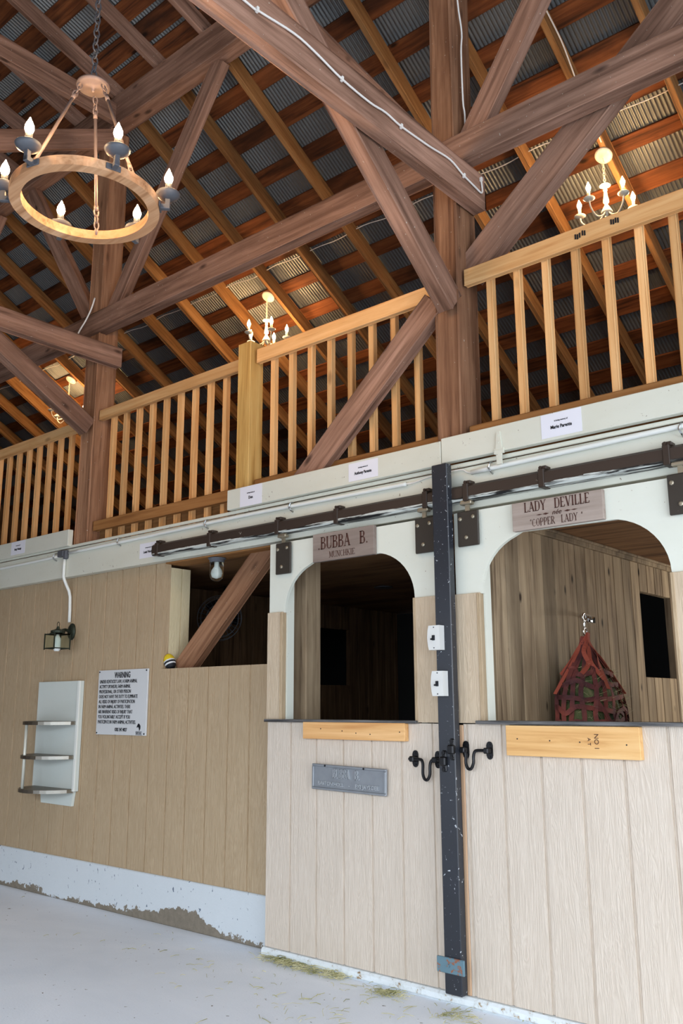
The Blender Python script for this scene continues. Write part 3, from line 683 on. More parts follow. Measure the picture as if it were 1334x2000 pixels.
for i, (x, z) in enumerate(((-2.607, 1.735), (-2.592, 1.505))):
    b = empty('switch_box', (x, 3.77, z), ['upper of the two white switch boxes on the black steel post', 'lower of the two white switch boxes on the black steel post'][i], 'switch box')
    bm = B(); prism_xz(bm, [(-.036, -.04), (-.03, -.062), (.036, -.062), (.036, .062), (-.03, .062), (-.036, .04), (-.04, 0)], -.02, .0245)
    link('housing', bm, M_box, b)
    bm = B(); box(bm, -.006, .008, -.028, -.019, -.014, .012, .001); box(bm, -.012, 0, -.034, -.027, -.012, -.004, .001); link('toggle', bm, M_ink, b)
    for dz in (.052, -.052): link('screw', tube(B(), [(.002, -.0185, dz), (.002, -.022, dz)], .003), M_ink, b)

# sliding door track
tr = empty('door_track', (-3.2, 3.85, 2.48), 'long dark brown sliding-door rail above both stall doors', 'rail')
bm = B(); prism_pts = [(3.845, 2.445), (3.895, 2.445), (3.895, 2.53), (3.855, 2.53), (3.835, 2.515), (3.835, 2.455)]
def ext_x(bm, pts, x0, x1):
    a = [bm.verts.new((x0, y, z)) for y, z in pts]; b = [bm.verts.new((x1, y, z)) for y, z in pts]
    bm.faces.new(a); bm.faces.new(b[::-1])
    for i in range(len(pts)): j = (i+1) % len(pts); bm.faces.new((a[i], a[j], b[j], b[i]))
    return bm
ext_x(bm, prism_pts, -5.085, 1.2)
at_parent(link('rail', bm, M_trackrail), tr)
for x in (-5.03, -4.47, -3.83, -3.34, -2.70, -2.44, -2.0, -1.38):
    bm = B(); box(bm, x-.016, x+.016, 3.829, 3.9, 2.441, 2.533, .003); box(bm, x-.022, x+.022, 3.848, 3.899, 2.533, 2.553, .004)
    tube(bm, [(x-.006, 3.85, 2.543), (x-.006, 3.84, 2.543)], .009)
    at_parent(link('bracket', bm, M_track), tr)

# boards under the sills
def sillboard(x0, x1, z0, z1, mat, label, nails, stamp=None):
    o = board('sill_board', x0, x1, 3.838, 3.875, z0, z1, mat, label, 'board', bev=.002)
    for x, z in nails: at_parent(link('nail', tube(B(), [(x, 3.839, z), (x, 3.8365, z)], .0035, 6), M_ink), o)
    return o
sillboard(-3.60, -2.868, 1.213, 1.306, M_lumber, 'orange wooden board below the sill of the left stall door', [(-3.46, 1.27), (-3.3, 1.26), (-3.2, 1.25), (-3.1, 1.245), (-2.9, 1.26)])
o = sillboard(-2.262, -1.60, 1.162, 1.302, M_pine, 'yellow pine board below the sill of the right stall door', [(-2.2, 1.24), (-2.03, 1.235), (-1.88, 1.232), (-1.66, 1.225)])
text('stamp_lettering', 'NO 1', .03, -1.80, 3.8372, 1.235, M_brownink, o, rot=-PI/2); text('stamp_lettering', 'A T', .022, -1.835, 3.8372, 1.235, M_brownink, o, rot=-PI/2)

# ------------------------------------------------------------ signs
def plate(name, x0, x1, z0, z1, y0, y1, mat, label, cat, rot=0, bev=.002):
    cx, cz = (x0+x1)/2, (z0+z1)/2
    o = link(name, box(B(), x0-cx, x1-cx, y0, y1, z0-cz, z1-cz, bev), mat); o.location = (cx, 0, cz); return tag(o, label, cat)
s = plate('name_sign', -3.535, -3.068, 2.232, 2.40, 3.848, 3.876, M_signwood, 'small brown wooden sign with BUBBA B. MUNCHKIE stencilled on the left door', 'sign')
def loc0(o): o.location = -o.parent.location; return o
loc0(serif('lettering', '.BUBBA  B.', .074, -3.30, 3.8465, 2.303, M_brownink, s, .84)); loc0(serif('lettering', 'MUNCHKIE', .036, -3.305, 3.8465, 2.248, M_brownink, s, .92, weight=.75))
s = plate('name_sign', -2.178, -1.698, 2.243, 2.386, 3.848, 3.876, M_signwood, 'brown wooden sign with LADY DEVILLE lettering on the right stall door', 'sign')
loc0(serif('lettering', 'LADY  DEVILLE', .050, -1.935, 3.8465, 2.330, M_brownink, s, .80)); loc0(serif('lettering', '"COPPER  LADY "', .038, -1.94, 3.8465, 2.254, M_brownink, s, .76, weight=.8))
text('lettering', 'n\u00e9e', .034, -1.935, 3.8465, 2.310, M_brownink, s, shear=.35)
bm = B()
for sx_ in (-1, 1):
    for a_, b_, w_ in ((.04, .075, .005), (.075, .11, .003)): prism_xz(bm, [(-1.935+sx_*a_, 2.309), (-1.935+sx_*(a_+b_)/2, 2.309+w_), (-1.935+sx_*b_, 2.309), (-1.935+sx_*(a_+b_)/2, 2.309-w_)], 3.8465, 3.8475)
loc0(link('arrow_ornament', bm, M_brownink, s))
# cast plaque
bm = B(); box(bm, -.265, .265, 3.85, 3.862, -.069, .069, .003)
pl = link('name_plaque', bm, M_lead); tag(pl, 'grey cast metal plaque reading BUBBA B. below the left stall opening', 'plaque')
pl.location = (-3.268, 0, 1.003)
bm = B()
for a in ((-.265, .265, .056, .069), (-.265, .265, -.069, -.056), (-.265, -.25, -.056, .056), (.25, .265, -.056, .056)): box(bm, a[0], a[1], 3.842, 3.851, a[2], a[3], .003)
link('raised_border', bm, M_lead, pl)
for dx in (-.165, .115): link('screw', tube(B(), [(dx, 3.843, .062), (dx, 3.8395, .062)], .006), M_ink, pl)
serif('lettering', 'BUBBA  B.', .050, -.01, 3.841, .0, M_leadlet, pl, .66, depth=.010, weight=1.0)
tl = text('lettering', 'BARTON HOLL     -     EYE JAYS DEE', .028, 0, 3.848, -.035, M_leadlet, pl, sx=.98, ext=.004, bold=.0006); [setattr(c_, 'location', (0, 3.846, -.034)) for c_ in pl.children if c_.name == tl.name]
pl.rotation_euler = (0, math.radians(1.2), 0)
# warning sign
ws = plate('warning_sign', -5.825, -5.226, 1.195, 1.662, 3.955, 3.967, M_signwhite, 'white WARNING sign with black text on the tan siding wall', 'sign', bev=.001)
text('lettering', 'WARNING', .060, -5.525, 3.9535, 1.622, M_ink, ws, sx=.66, bold=.001)
lines = ['UNDER KENTUCKY LAW, A FARM ANIMAL', 'ACTIVITY SPONSOR, FARM ANIMAL', 'PROFESSIONAL, OR OTHER PERSON', 'DOES NOT HAVE THE DUTY TO ELIMINATE', 'ALL RISKS OF INJURY OF PARTICIPATION', 'IN FARM ANIMAL ACTIVITIES. THERE', 'ARE INHERENT RISKS OF INJURY THAT', 'YOU VOLUNTARILY ACCEPT IF YOU', 'PARTICIPATE IN FARM ANIMAL ACTIVITIES.']
for i, l in enumerate(lines):
    text('lettering', l, .0365, -5.806, 3.9535, 1.577-.0365*i, M_ink, ws, sx=.66, align='LEFT')
text('lettering', 'KRS 247.4027', .034, -5.515, 3.9535, 1.232, M_ink, ws, sx=.75, bold=.0006)
bm = B(); hx, hz = -5.305, 1.253
prism_xz(bm, [(hx-.022, hz+.002), (hx-.012, hz+.018), (hx-.004, hz+.026), (hx+.008, hz+.022), (hx+.020, hz+.008), (hx+.020, hz-.010), (hx+.008, hz-.028), (hx+.004, hz-.012), (hx-.002, hz-.002), (hx-.012, hz+.002), (hx-.018, hz-.006)], 3.9535, 3.9548)
loc0(link('horse_head_emblem', bm, M_ink, ws))
text('lettering', 'KENTUCKY', .017, -5.302, 3.9535, 1.217, M_pewter, ws, sx=.8); text('lettering', 'HORSE COUNCIL', .009, -5.302, 3.9535, 1.207, M_pewter, ws, sx=.95)
bm = B(); box(bm, -5.338, -5.266, 3.9535, 3.955, 1.199, 1.2015)
loc0(link('underline', bm, M_ink, ws))
for x, z in ((-5.812, 1.65), (-5.24, 1.65), (-5.812, 1.207), (-5.24, 1.207)): loc0(link('screw', tube(B(), [(x, 3.955, z), (x, 3.951, z)], .0055, 8), M_ink, ws))
# name cards
cards = [(-7.08, -6.855, 2.672, 2.785, 3.853, 'Betty Principi', 'white paper name card on the far left raised white board'), (-5.31, -5.105, 2.455, 2.565, 3.898, 'Louis Principi', 'white paper name card just left of the end of the sliding-door rail'),
         (-4.19, -3.985, 2.668, 2.80, 3.853, 'Don', 'white paper name card reading Don, below the newel post'), (-3.255, -3.035, 2.682, 2.79, 3.853, 'Anthony Parente', 'white paper name card reading Anthony, on the white board left of the right-hand post'),
         (-1.995, -1.778, 2.688, 2.810, 3.853, 'Marie Parente', 'white paper name card reading Marie, on the upper right white board')]
for x0, x1, z0, z1, y, s_, lb in cards:
    o = plate('name_card', x0, x1, z0, z1, y, y+.0015, M_paper, lb, 'card', bev=0)
    cx, cz = (x0+x1)/2, (z0+z1)/2
    text('lettering', s_, .025 if len(s_) > 3 else .028, cx, y-.0012, cz-.012, M_ink, o, bold=.0005, sx=.74 if len(s_) > 14 else .8)
    text('lettering', 'in loving memory of', .011, cx, y-.001, cz+.02, M_ink, o, sx=.8)
# painted strap hinge
bm = B(); prism_xz(bm, [(-.01, .09), (.01, .09), (.018, .0), (.028, 0), (.028, -.03), (.016, -.03), (.014, -.085), (-.014, -.085), (-.016, -.03), (-.028, -.03), (-.028, 0), (-.018, 0)], 3.846, 3.856)
tube(bm, [(-.026, 3.85, -.012), (.026, 3.85, -.012)], .006)
for z in (.07, .03, -.06): tube(bm, [(0, 3.847, z), (0, 3.842, z)], .005)
o = link('strap_hinge', bm, M_white); o.location = (-2.238, 0, 2.69); tag(o, 'white-painted strap hinge on the upper right white board', 'hinge')

# ------------------------------------------------------------ conduits and cables
def pipe(name, pts, r, mat, label, cat='conduit', k=4, parent=None):
    o = link(name, tube(B(), smoothpath(pts, k), r, 8), mat, parent, smooth=True)
    if parent is None: tag(o, label, cat)
    return o
c1 = pipe('conduit', [(-6.22, 3.886, 2.603), (-5.2, 3.888, 2.61), (-4.2, 3.886, 2.618), (-3.1, 3.886, 2.612), (-2.86, 3.886, 2.61)], .0125, M_pvc, 'white conduit pipe along the white board between the junction box and the steel post')
c2 = pipe('conduit', [(-2.43, 3.886, 2.602), (-1.8, 3.884, 2.612), (-1.0, 3.886, 2.625), (1, 3.886, 2.63)], .0135, M_pvc, 'white conduit pipe above the rail right of the steel post')
c3 = pipe('conduit', [(-6.34, 3.886, 2.592), (-7.2, 3.888, 2.585), (-9, 3.886, 2.59)], .0115, M_pvc, 'white conduit pipe left of the junction box')
c4 = pipe('conduit', [(-6.285, 3.886, 2.56), (-6.284, 3.886, 2.45), (-6.282, 3.89, 2.40), (-6.278, 3.925, 2.33), (-6.274, 3.95, 2.26), (-6.262, 3.95, 2.055)], .0125, M_pvc, 'vertical white conduit pipe running down to the wall lantern', k=2)
def clip(x, z, par):
    bm = B(); tube(bm, smoothpath([(x, 3.899, z+.032), (x+.002, 3.872, z+.022), (x-.006, 3.868, z), (x+.002, 3.872, z-.02), (x, 3.899, z-.03)], 3), .005, 6)
    o = link('clip', bm, M_steel, par)
for x in (-5.55, -4.55, -3.75): clip(x, 2.612, c1)
for x in (-2.31, -1.32): clip(x, 2.606, c2)
for x in (-6.42,): clip(x, 2.59, c3)
pipe('cable', [(-2.86, 3.885, 2.61), (-2.8, 3.893, 2.613), (-2.72, 3.893, 2.626), (-2.62, 3.89, 2.63), (-2.5, 3.89, 2.63), (-2.46, 3.888, 2.61), (-2.43, 3.886, 2.602)], .004, M_cable, 'thin white cable joining the conduit ends behind the steel post', 'cable')
jb = link('junction_box', box(box(B(), -.075, .005, 3.865, 3.90, -.022, .03, .004), .0, .045, 3.868, 3.90, -.045, .028, .008), M_pewter); jb.location = (-6.29, 0, 2.602); tag(jb, 'grey electrical junction box on the white board at the left-hand post', 'junction box')
TXc = None
TX = -2.56+.075+.045+.0425+.005
pipe('cable', [(TX, 1.2, 4.36), (TX, 2.14, 4.324), (TX, 2.25, 4.328), (TX, 2.47, 4.359), (TX, 2.62, 4.349), (TX, 2.80, 4.321), (TX, 3.01, 4.315), (TX, 3.14, 4.330), (TX, 3.27, 4.322), (TX, 3.52, 4.338), (TX, 3.72, 4.360), (TX, 3.85, 4.330), (TX, 3.98, 4.312), (TX, 4.04, 4.306), (TX, 4.055, 4.33), (TX, 4.045, 4.40)], .0055, M_cable, 'white cable stapled along the side of the timber at the right-hand post', 'cable')
tie_cable = [o for o in C.objects if o.name.startswith('cable')][-1]
for y_, z_ in ((2.24, 4.328), (2.80, 4.321), (3.27, 4.322), (3.86, 4.328), (4.045, 4.395)):
    link('cable_staple', box(B(), TX-.008, TX+.009, y_-.007, y_+.007, z_-.013, z_+.013, .002), M_cable, tie_cable)
px_ = -2.56+.09
pipe('cable', [(px_, 3.96, 6.0), (px_+.012, 3.965, 5.6), (px_+.012, 4.0, 5.4), (px_+.012, 3.985, 5.25), (px_+.012, 3.985, 4.92), (px_+.012, 4.0, 4.83), (px_+.008, 4.0, 4.65)], .0055, M_cable, 'white cable running down the right side of the right-hand post', 'cable')
pipe('cable', [(-2.30, 4.6, zl(4.6)-.006), (-2.30, 4.84, zl(4.84)-.006), (-2.297, 5.04, zl(5.04)-.006), (-2.31, 5.19, zl(5.19)-.006), (-2.325, 5.34, zl(5.34)-.008), (-2.33, 5.5, zl(5.5)-.008), (-2.35, 5.74, zl(5.74)-.012)], .0055, M_cable, 'white cable running down a rafter to the right loft chandelier', 'cable')
pts = []
xx = -13.0
while xx < -1.2:
    sag = .018*math.sin((xx+.03)/.592*2*PI)
    yy = 5.715; pts.append((xx, yy+.01*math.sin(xx*7), zl(yy)+.135+sag*.6)); xx += .148
pipe('cable', pts, .0045, M_cable, 'long thin white cable strung across the rafters above the loft chandeliers', 'cable', k=2)
pipe('cable', [(-6.33, 3.88, 4.39), (-6.27, 3.87, 4.50), (-6.19, 3.885, 4.60), (-6.12, 3.888, 4.69), (-6.1, 3.90, 4.78)], .007, M_cable, 'short white cable at the crossing of the timbers on the left-hand post', 'cable')

# ------------------------------------------------------------ large chandelier
def bulb_mesh(h=.088, r=.0215):
    bm = B(); lathe(bm, [(.008, 0), (.012, .006), (r*.8, .016), (r, h*.34), (r*.92, h*.5), (r*.6, h*.7), (r*.28, h*.86), (.0015, h)], n=14); return bm
def chain(bm, p, q, link_l=.034, r=.0028, w=.011):
    p, q = Vector(p), Vector(q); d = (q-p); L = d.length; n = max(1, round(L/(link_l*.78))); d.normalize()
    a = d.cross(Vector((0, 1, 0)) if abs(d.y) < .9 else Vector((1, 0, 0))).normalized(); b = d.cross(a)
    for i in range(n):
        c = p+d*L*(i+.5)/n; s = a if i % 2 else b; pts = []
        for k in range(10):
            t_ = 2*PI*k/10; pts.append(c+s*math.cos(t_)*w+d*math.sin(t_)*link_l/2)
        tube(bm, pts, r, 5, True)
    return bm
CX, CY, CZ = -3.465, 2.134, 3.79
ch = empty('ring_chandelier', (CX, CY, CZ), 'large chandelier with a wooden ring and six candle bulbs at the upper left', 'chandelier')
bm = B(); N = 72; ri, ro, hb = .298, .352, .024
rings = []
for k in range(N):
    a = 2*PI*k/N; rings.append([bm.verts.new((r*math.cos(a), r*math.sin(a), z)) for r, z in ((ri, -hb), (ro, -hb), (ro, hb), (ri, hb))])
for k in range(N):
    a, b = rings[k], rings[(k+1) % N]
    for j in range(4): bm.faces.new((a[j], a[(j+1) % 4], b[(j+1) % 4], b[j]))
link('wood_ring', bm, M_ringwood, ch)
HUBZ = .645
rodm = []
for k in range(3):
    a = math.radians(16.4+120*k); ca, sa = math.cos(a), math.sin(a)
    bm = B(); p0 = Vector((ca*.062, sa*.062, HUBZ-.012)); p1 = Vector((ca*.292, sa*.292, .03))
    d = (p1-p0); 
    chain(bm, p0+d*.0, p0+d*.13, .04, .004, .012); tube(bm, [p0+d*.13, p0+d*.84], .0085, 10); tube(bm, [p0+d*.11, p0+d*.16], .011, 10); tube(bm, [p0+d*.82, p0+d*.86], .011, 10)
    chain(bm, p0+d*.85, p1, .04, .004, .013)
    tube(bm, [p1, p1+Vector((ca*.012, sa*.012, -.03))], .008)
    link('hanging_rod', bm, M_bronze, ch, True)
bm = B(); lathe(bm, [(.004, HUBZ-.03), (.009, HUBZ-.024), (.009, HUBZ-.012), (.068, HUBZ-.010), (.082, HUBZ), (.080, HUBZ+.010), (.05, HUBZ+.022), (.012, HUBZ+.028), (.004, HUBZ+.05)], n=32)
link('hub_plate', bm, M_bronze, ch, True)
bm = B(); chain(bm, (0, 0, HUBZ+.05), (0, 0, 7.03-CZ), .052, .0045, .015); link('chain', bm, M_pewter, ch, True)
bm = B(); lathe(bm, [(.06, 7.03-CZ), (.065, 7.05-CZ), (.02, 7.20-CZ)], n=20); link('ceiling_canopy', bm, M_pewter, ch, True)
for k in range(6):
    a = math.radians(-13.6+60*k); ca, sa = math.cos(a), math.sin(a)
    Mz = Matrix.Rotation(a, 4, 'Z'); R_ = .392
    arm = B(); box(arm, ro, ro+.008, -.035, .035, -.014, .014, .002); box(arm, ro+.006, R_+.012, -.012, .012, -.014, .012, .002); box(arm, R_-.012, R_+.012, -.011, .011, -.012, .045, .002)
    for v in arm.verts: v.co = Mz @ v.co
    cnd = empty('candle_light', (0, 0, 0)); cnd.parent = ch
    link('bracket', arm, M_pewter, cnd)
    bm = B(); lathe(bm, [(.012, .04), (.030, .044), (.052, .056), (.059, .070), (.057, .074), (.046, .066), (.016, .060)], R_*ca, R_*sa, 26); link('drip_cup', bm, M_pewter, cnd, True)
    bm = B(); lathe(bm, [(.0165, .060), (.0165, .125), (.012, .127)], R_*ca, R_*sa, 16); link('candle_sleeve', bm, M_pewter, cnd, True)
    bm = bulb_mesh(); bmesh.ops.translate(bm, verts=bm.verts[:], vec=(R_*ca, R_*sa, .122)); o = link('bulb', bm, M_bulb, cnd, True)
# ------------------------------------------------------------ small chandeliers in the loft
def small_chandelier(x, label):
    ty = 5.84; zc = zl(ty); c = empty('candle_chandelier', (x, ty, zc), label, 'chandelier', 'white candle chandeliers hanging in the loft')
    n = Vector((0, -SL, -1)).normalized(); q = n.to_track_quat('Z', 'Y').to_matrix().to_4x4()
    bm = B(); lathe(bm, [(.066, .0), (.066, .008), (.05, .018), (.012, .024), (.008, .04)], n=28, M=q); link('ceiling_canopy', bm, M_cream, c, True)
    T_ = -.255
    bm = B(); chain(bm, (0, -.02, -.04), (0, -.02, T_), .03, .0028, .008); link('chain', bm, M_cream, c, True)
    bm = B(); lathe(bm, [(.004, T_+.01), (.012, T_), (.034, T_-.006), (.042, T_-.014), (.03, T_-.022), (.012, T_-.028), (.013, T_-.045), (.017, T_-.05), (.012, T_-.06), (.015, T_-.10), (.021, T_-.13), (.022, T_-.15), (.011, T_-.165), (.014, T_-.175), (.03, T_-.205), (.042, T_-.23), (.040, T_-.238), (.020, T_-.235), (.012, T_-.25), (.004, T_-.27)], 0, -.02, 24)
    link('turned_column', bm, M_cream, c, True)
    for k in range(5):
        a = math.radians(-67.6-35+72*k); ca, sa = math.cos(a), math.sin(a); R_ = .205
        u = Vector((ca, sa, 0)); o0 = Vector((0, -.02, 0))
        zc_ = T_-.205
        arm = empty('candle_arm', (0, 0, 0)); arm.parent = c
        bm = B(); tube(bm, smoothpath([o0+u*.02+Vector((0, 0, T_-.235)), o0+u*.06+Vector((0, 0, zc_-.075)), o0+u*.13+Vector((0, 0, zc_-.10)), o0+u*.19+Vector((0, 0, zc_-.055)), o0+u*R_+Vector((0, 0, zc_))], 5), .006, 8); link('curved_arm', bm, M_cream, arm, True)
        bx, by = (o0+u*R_).x, (o0+u*R_).y
        bm = B(); lathe(bm, [(.008, zc_-.008), (.03, zc_-.002), (.043, zc_+.01), (.041, zc_+.013), (.012, zc_+.006)], bx, by, 22); link('drip_cup', bm, M_cream, arm, True)
        bm = B(); lathe(bm, [(.0115, zc_+.005), (.0115, zc_+.07)], bx, by, 14); link('candle_sleeve', bm, M_sleeve, arm, True)
        bm = bulb_mesh(.078, .0175); bmesh.ops.translate(bm, verts=bm.verts[:], vec=(bx, by, zc_+.068)); link('bulb', bm, M_bulb2, arm, True)
    return c
small_chandelier(-2.38, 'white candle chandelier hanging in the loft above the right railing section')
small_chandelier(-5.99, 'white candle chandelier hanging in the loft behind the newel post')
small_chandelier(-9.56, 'white candle chandelier hanging in the loft left of the left-hand post')

# ------------------------------------------------------------ wall lantern
lt = empty('wall_lantern', (-6.175, 3.80, 1.915), 'small dark metal lantern with glass panes on the tan siding wall', 'lantern')
bm = B(); lathe(bm, [(.066, 0), (.066, .008), (.05, .02), (.03, .026)], n=28, M=Matrix.Translation((-.07, .17, .065)) @ Matrix.Diagonal((.75, 1, 1, 1)) @ Matrix.Rotation(PI/2, 4, 'X')); link('wall_plate', bm, M_verd, lt, True)
bm = B(); tube(bm, smoothpath([(-.07, .15, .065), (-.06, .10, .075), (-.02, .05, .065), (0, .02, .058)], 4), .012, 10); link('arm', bm, M_verd, lt, True)
bm = B(); lathe(bm, [(.05, .038), (.055, .044), (.055, .058), (.034, .066), (.014, .074), (.01, .09)], n=20); link('cap', bm, M_verd, lt)
bm = B(); tube(bm, [(.017*math.cos(2*PI*k/14), 0, .107+.019*math.sin(2*PI*k/14)) for k in range(14)], .0028, 6, True); link('hanging_ring', bm, M_verd, lt)
bm = B(); w = .068
for sx_ in (-1, 1):
    for sy_ in (-1, 1): box(bm, sx_*w-.004, sx_*w+.004, sy_*w-.004, sy_*w+.004, -.088, .036)
for z in (-.078, .030):
    for sy_ in (-1, 1): box(bm, -w, w, sy_*w-.003, sy_*w+.003, z-.004, z+.004); box(bm, sy_*w-.003, sy_*w+.003, -w, w, z-.004, z+.004)
for sx_ in (-1, 1):
    box(bm, sx_*w-.003, sx_*0+.003*sx_ if False else sx_*w+.003, -w, w, .026, .034)
box(bm, -w, w, -.004, .004, .030, .038); box(bm, -.004, .004, -w, w, .030, .038)
link('cage', bm, M_verd, lt)
bm = B()
for s_ in (-1, 1): box(bm, -w+.004, w-.004, s_*w-.001, s_*w+.001, -.074, .026); box(bm, s_*w-.001, s_*w+.001, -w+.004, w-.004, -.074, .026)
link('glass_pane', bm, M_glass, lt)
bm = B(); lathe(bm, [(.01, .03), (.014, .015), (.026, .0), (.026, -.085), (.018, -.098)], n=20); link('bulb_cover', bm, M_frost, lt, True)

# jar light in the hatch
jl = empty('jar_light', (-4.62, 4.045, 2.403), 'glass jar lamp with a white bulb hanging under the board in the open hatch', 'lamp')
bm = B(); lathe(bm, [(.062, 0), (.062, -.008), (.052, -.012), (.052, -.028), (.046, -.032)], n=28); link('base', bm, M_pewter, jl, True)
bm = B(); lathe(bm, [(.047, -.02), (.048, -.05), (.048, -.12), (.04, -.145), (.022, -.16), (.004, -.164)], n=28); link('glass_jar', bm, M_glass, jl, True)
bm = B(); lathe(bm, [(.013, -.028), (.014, -.06), (.028, -.085), (.032, -.105), (.026, -.128), (.006, -.138)], n=20); link('bulb', bm, M_frost, jl, True)
# painted stone / bee ornament on the ledge
bee = empty('bee_ornament', (-5.045, 4.02, 1.653), 'small yellow ornament with black and white stripes on the hatch ledge', 'ornament')
tilt = Matrix.Rotation(math.radians(-28), 4, 'Y')
def egg(z0, z1, r0):
    n = 8; out = []
    for i in range(n+1):
        z = z0+(z1-z0)*i/n; q = max(0.0, 1-((z-.045)/.062)**2); out.append((max(.001, r0*math.sqrt(q)), z))
    return out
for nm_, a, b, mt in (('striped_body', -.005, .018, M_ink), ('white_stripe', .018, .029, M_signwhite), ('black_stripe', .029, .042, M_ink), ('white_stripe', .042, .052, M_signwhite), ('yellow_head', .052, .1065, M_yellow)):
    bm = lathe(B(), egg(a, b, .042), n=20, M=Matrix.Translation((0, 0, .012)) @ tilt); link(nm_, bm, mt, bee, True)
# fan inside the hatch
fan = empty('barn_fan', (-5.66, 5.0, 2.12), 'dark wire-cage fan inside the open hatch', 'fan')
def disc(y, r, bm):
    for rr_ in (r*.3, r*.6, r*.85, r): tube(bm, [(rr_*math.cos(2*PI*k/32), y, rr_*math.sin(2*PI*k/32)) for k in range(32)], .0025, 5, True)
    for k in range(24):
        a = 2*PI*k/24; tube(bm, [(.03*math.cos(a), y-.02 if y < 0 else y+.02, .03*math.sin(a)), (r*math.cos(a), 0, r*math.sin(a))], .0018, 4)
fm = Matrix.Rotation(math.radians(50), 4, 'Z')
bm = B(); disc(-.06, .185, bm); disc(.06, .185, bm)
for v in bm.verts: v.co = fm @ v.co
link('cage', bm, M_pewter, fan)
bm = B(); lathe(bm, [(.05, -.1), (.06, -.05), (.06, .02), (.03, .03)], n=16, M=fm @ Matrix.Rotation(-PI/2, 4, 'X'))
for k in range(3):
    a = 2*PI*k/3; m0 = fm @ Matrix.Rotation(a, 4, 'Y'); vs = [bm.verts.new(m0 @ Vector(p)) for p in ((.03, -.01, -.03), (.15, -.03, -.06), (.155, .03, .05), (.03, .01, .03))]; bm.faces.new(vs)
link('blades', bm, M_black, fan)
bm = B(); tube(bm, [(0, .06, .02), (-.05, .1, .285)], .015); link('hanger', bm, M_black, fan)

# ------------------------------------------------------------ wall shelf unit
sh = empty('corner_shelf_unit', (-6.33, 3.95, 1.15), 'three-tier rounded metal-edged shelf on a white backing board on the siding wall', 'shelf')
def P3(nm, bm, mat, lab=None, smooth=False):
    o = at_parent(link(nm, bm, mat, smooth=smooth), sh)
    if lab: o['label'] = lab
    return o
bm = B(); box(bm, -6.625, -6.03, 3.935, 3.967, .775, 1.592, .002); P3('backing_board', bm, M_laminate)
P3('edge_strip', box(B(), -6.055, -6.028, 3.925, 3.936, .775, 1.592, .001), M_pvc)
P3('lower_block', prism_xz(B(), [(-6.52, .775), (-6.06, .775), (-6.08, .665), (-6.50, .668)], 3.945, 3.967), M_laminate, 'chipped white board below the lowest tier')
for z in (1.262, 1.010, .765):
    pts = [(-6.60, 3.933)]
    for i in range(17):
        a = PI+PI*i/16; pts.append((-6.325+.275*math.cos(a), 3.933+.245*math.sin(a)))
    def flat(z0, z1, sc=1.0):
        bm = B(); pp = [(-6.325+(x+6.325)*sc, 3.933+(y-3.933)*sc) for x, y in pts]
        a = [bm.verts.new((x, y, z0)) for x, y in pp]; b = [bm.verts.new((x, y, z1)) for x, y in pp]
        bm.faces.new(a); bm.faces.new(b[::-1])
        for i in range(len(pp)): j = (i+1) % len(pp); bm.faces.new((a[i], a[j], b[j], b[i]))
        return bm
    o = P3('tier', flat(z, z+.024), M_edge); 
    t2 = link('tier_top', flat(z+.024, z+.026, .97), M_shelfTop, o)
bm = B(); tube(bm, [(-6.40, 3.72, .79), (-6.40, 3.72, 1.262)], .011, 12); P3('upright_tube', bm, M_tubewhite, None, True)

# ------------------------------------------------------------ hay net
hn = empty('hay_net', (-2.285, 4.815, 1.80), 'faded red webbing hay net hanging on the plank wall inside the right stall', 'hay net')
def prof(z):   # radius of the bag at height z below the ring (z negative)
    ks = [(0, .014), (-.06, .032), (-.14, .085), (-.24, .19), (-.34, .25), (-.44, .27), (-.60, .27), (-.74, .22), (-.86, .10)]
    for (a, ra), (b, rb) in zip(ks, ks[1:]):
        if z <= a and z >= b: return ra+(rb-ra)*(a-z)/(a-b)
    return .05
def bagp(th, z, k=1.0):
    r = prof(z)*k; return Vector((max(-.115, .55*r*math.cos(th)), 1.15*r*math.sin(th)+.03*(-z), z))
def ribbon(bm, pts, w, up=None):
    pts = smoothpath(pts, 4); prev = None
    for i, p in enumerate(pts):
        t_ = (pts[min(i+1, len(pts)-1)]-pts[max(i-1, 0)]).normalized()
        nrm = Vector((p.x+.02, p.y, 0)); nrm = nrm.normalized() if nrm.length > .001 else Vector((1, 0, 0))
        s_ = t_.cross(nrm).normalized()*w/2
        cur = (bm.verts.new(p-s_), bm.verts.new(p+s_))
        if prev: bm.faces.new((prev[0], cur[0], cur[1], prev[1]))
        prev = cur
def solid(o, t_=.003): o.modifiers.new('s', 'SOLIDIFY').thickness = t_
rn = random.Random(5)
bm = B()
for i in range(14):   # bag of hay
    pass
rings = []
for i in range(15):
    z = -.12-.74*i/14; rg = []
    for k in range(20):
        th = 2*PI*k/20; rg.append(bm.verts.new(bagp(th, z, .90+rn.uniform(-.05, .03))))
    rings.append(rg)
for a, b in zip(rings, rings[1:]):
    for k in range(20): bm.faces.new((a[k], a[(k+1) % 20], b[(k+1) % 20], b[k]))
bm.faces.new(rings[0]); bm.faces.new(rings[-1][::-1])
link('hay_fill', bm, M_haygreen, hn)
bm = B()
for i in range(700):
    th = rn.uniform(-1.9, 1.9); z = rn.uniform(-.80, -.20); p = bagp(th, z, .95); d = Vector((rn.uniform(.1, .8), rn.uniform(-1, 1), rn.uniform(-1, .8))).normalized()
    L_ = rn.uniform(.03, .10); w_ = rn.uniform(.0012, .0022); s_ = d.cross(Vector((1, .2, .1))).normalized()*w_
    vs = [bm.verts.new(p-s_), bm.verts.new(p+s_), bm.verts.new(p+d*L_)]; bm.faces.new(vs)
o = link('hay_strands', bm, M_hay, hn); o['kind'] = 'stuff'
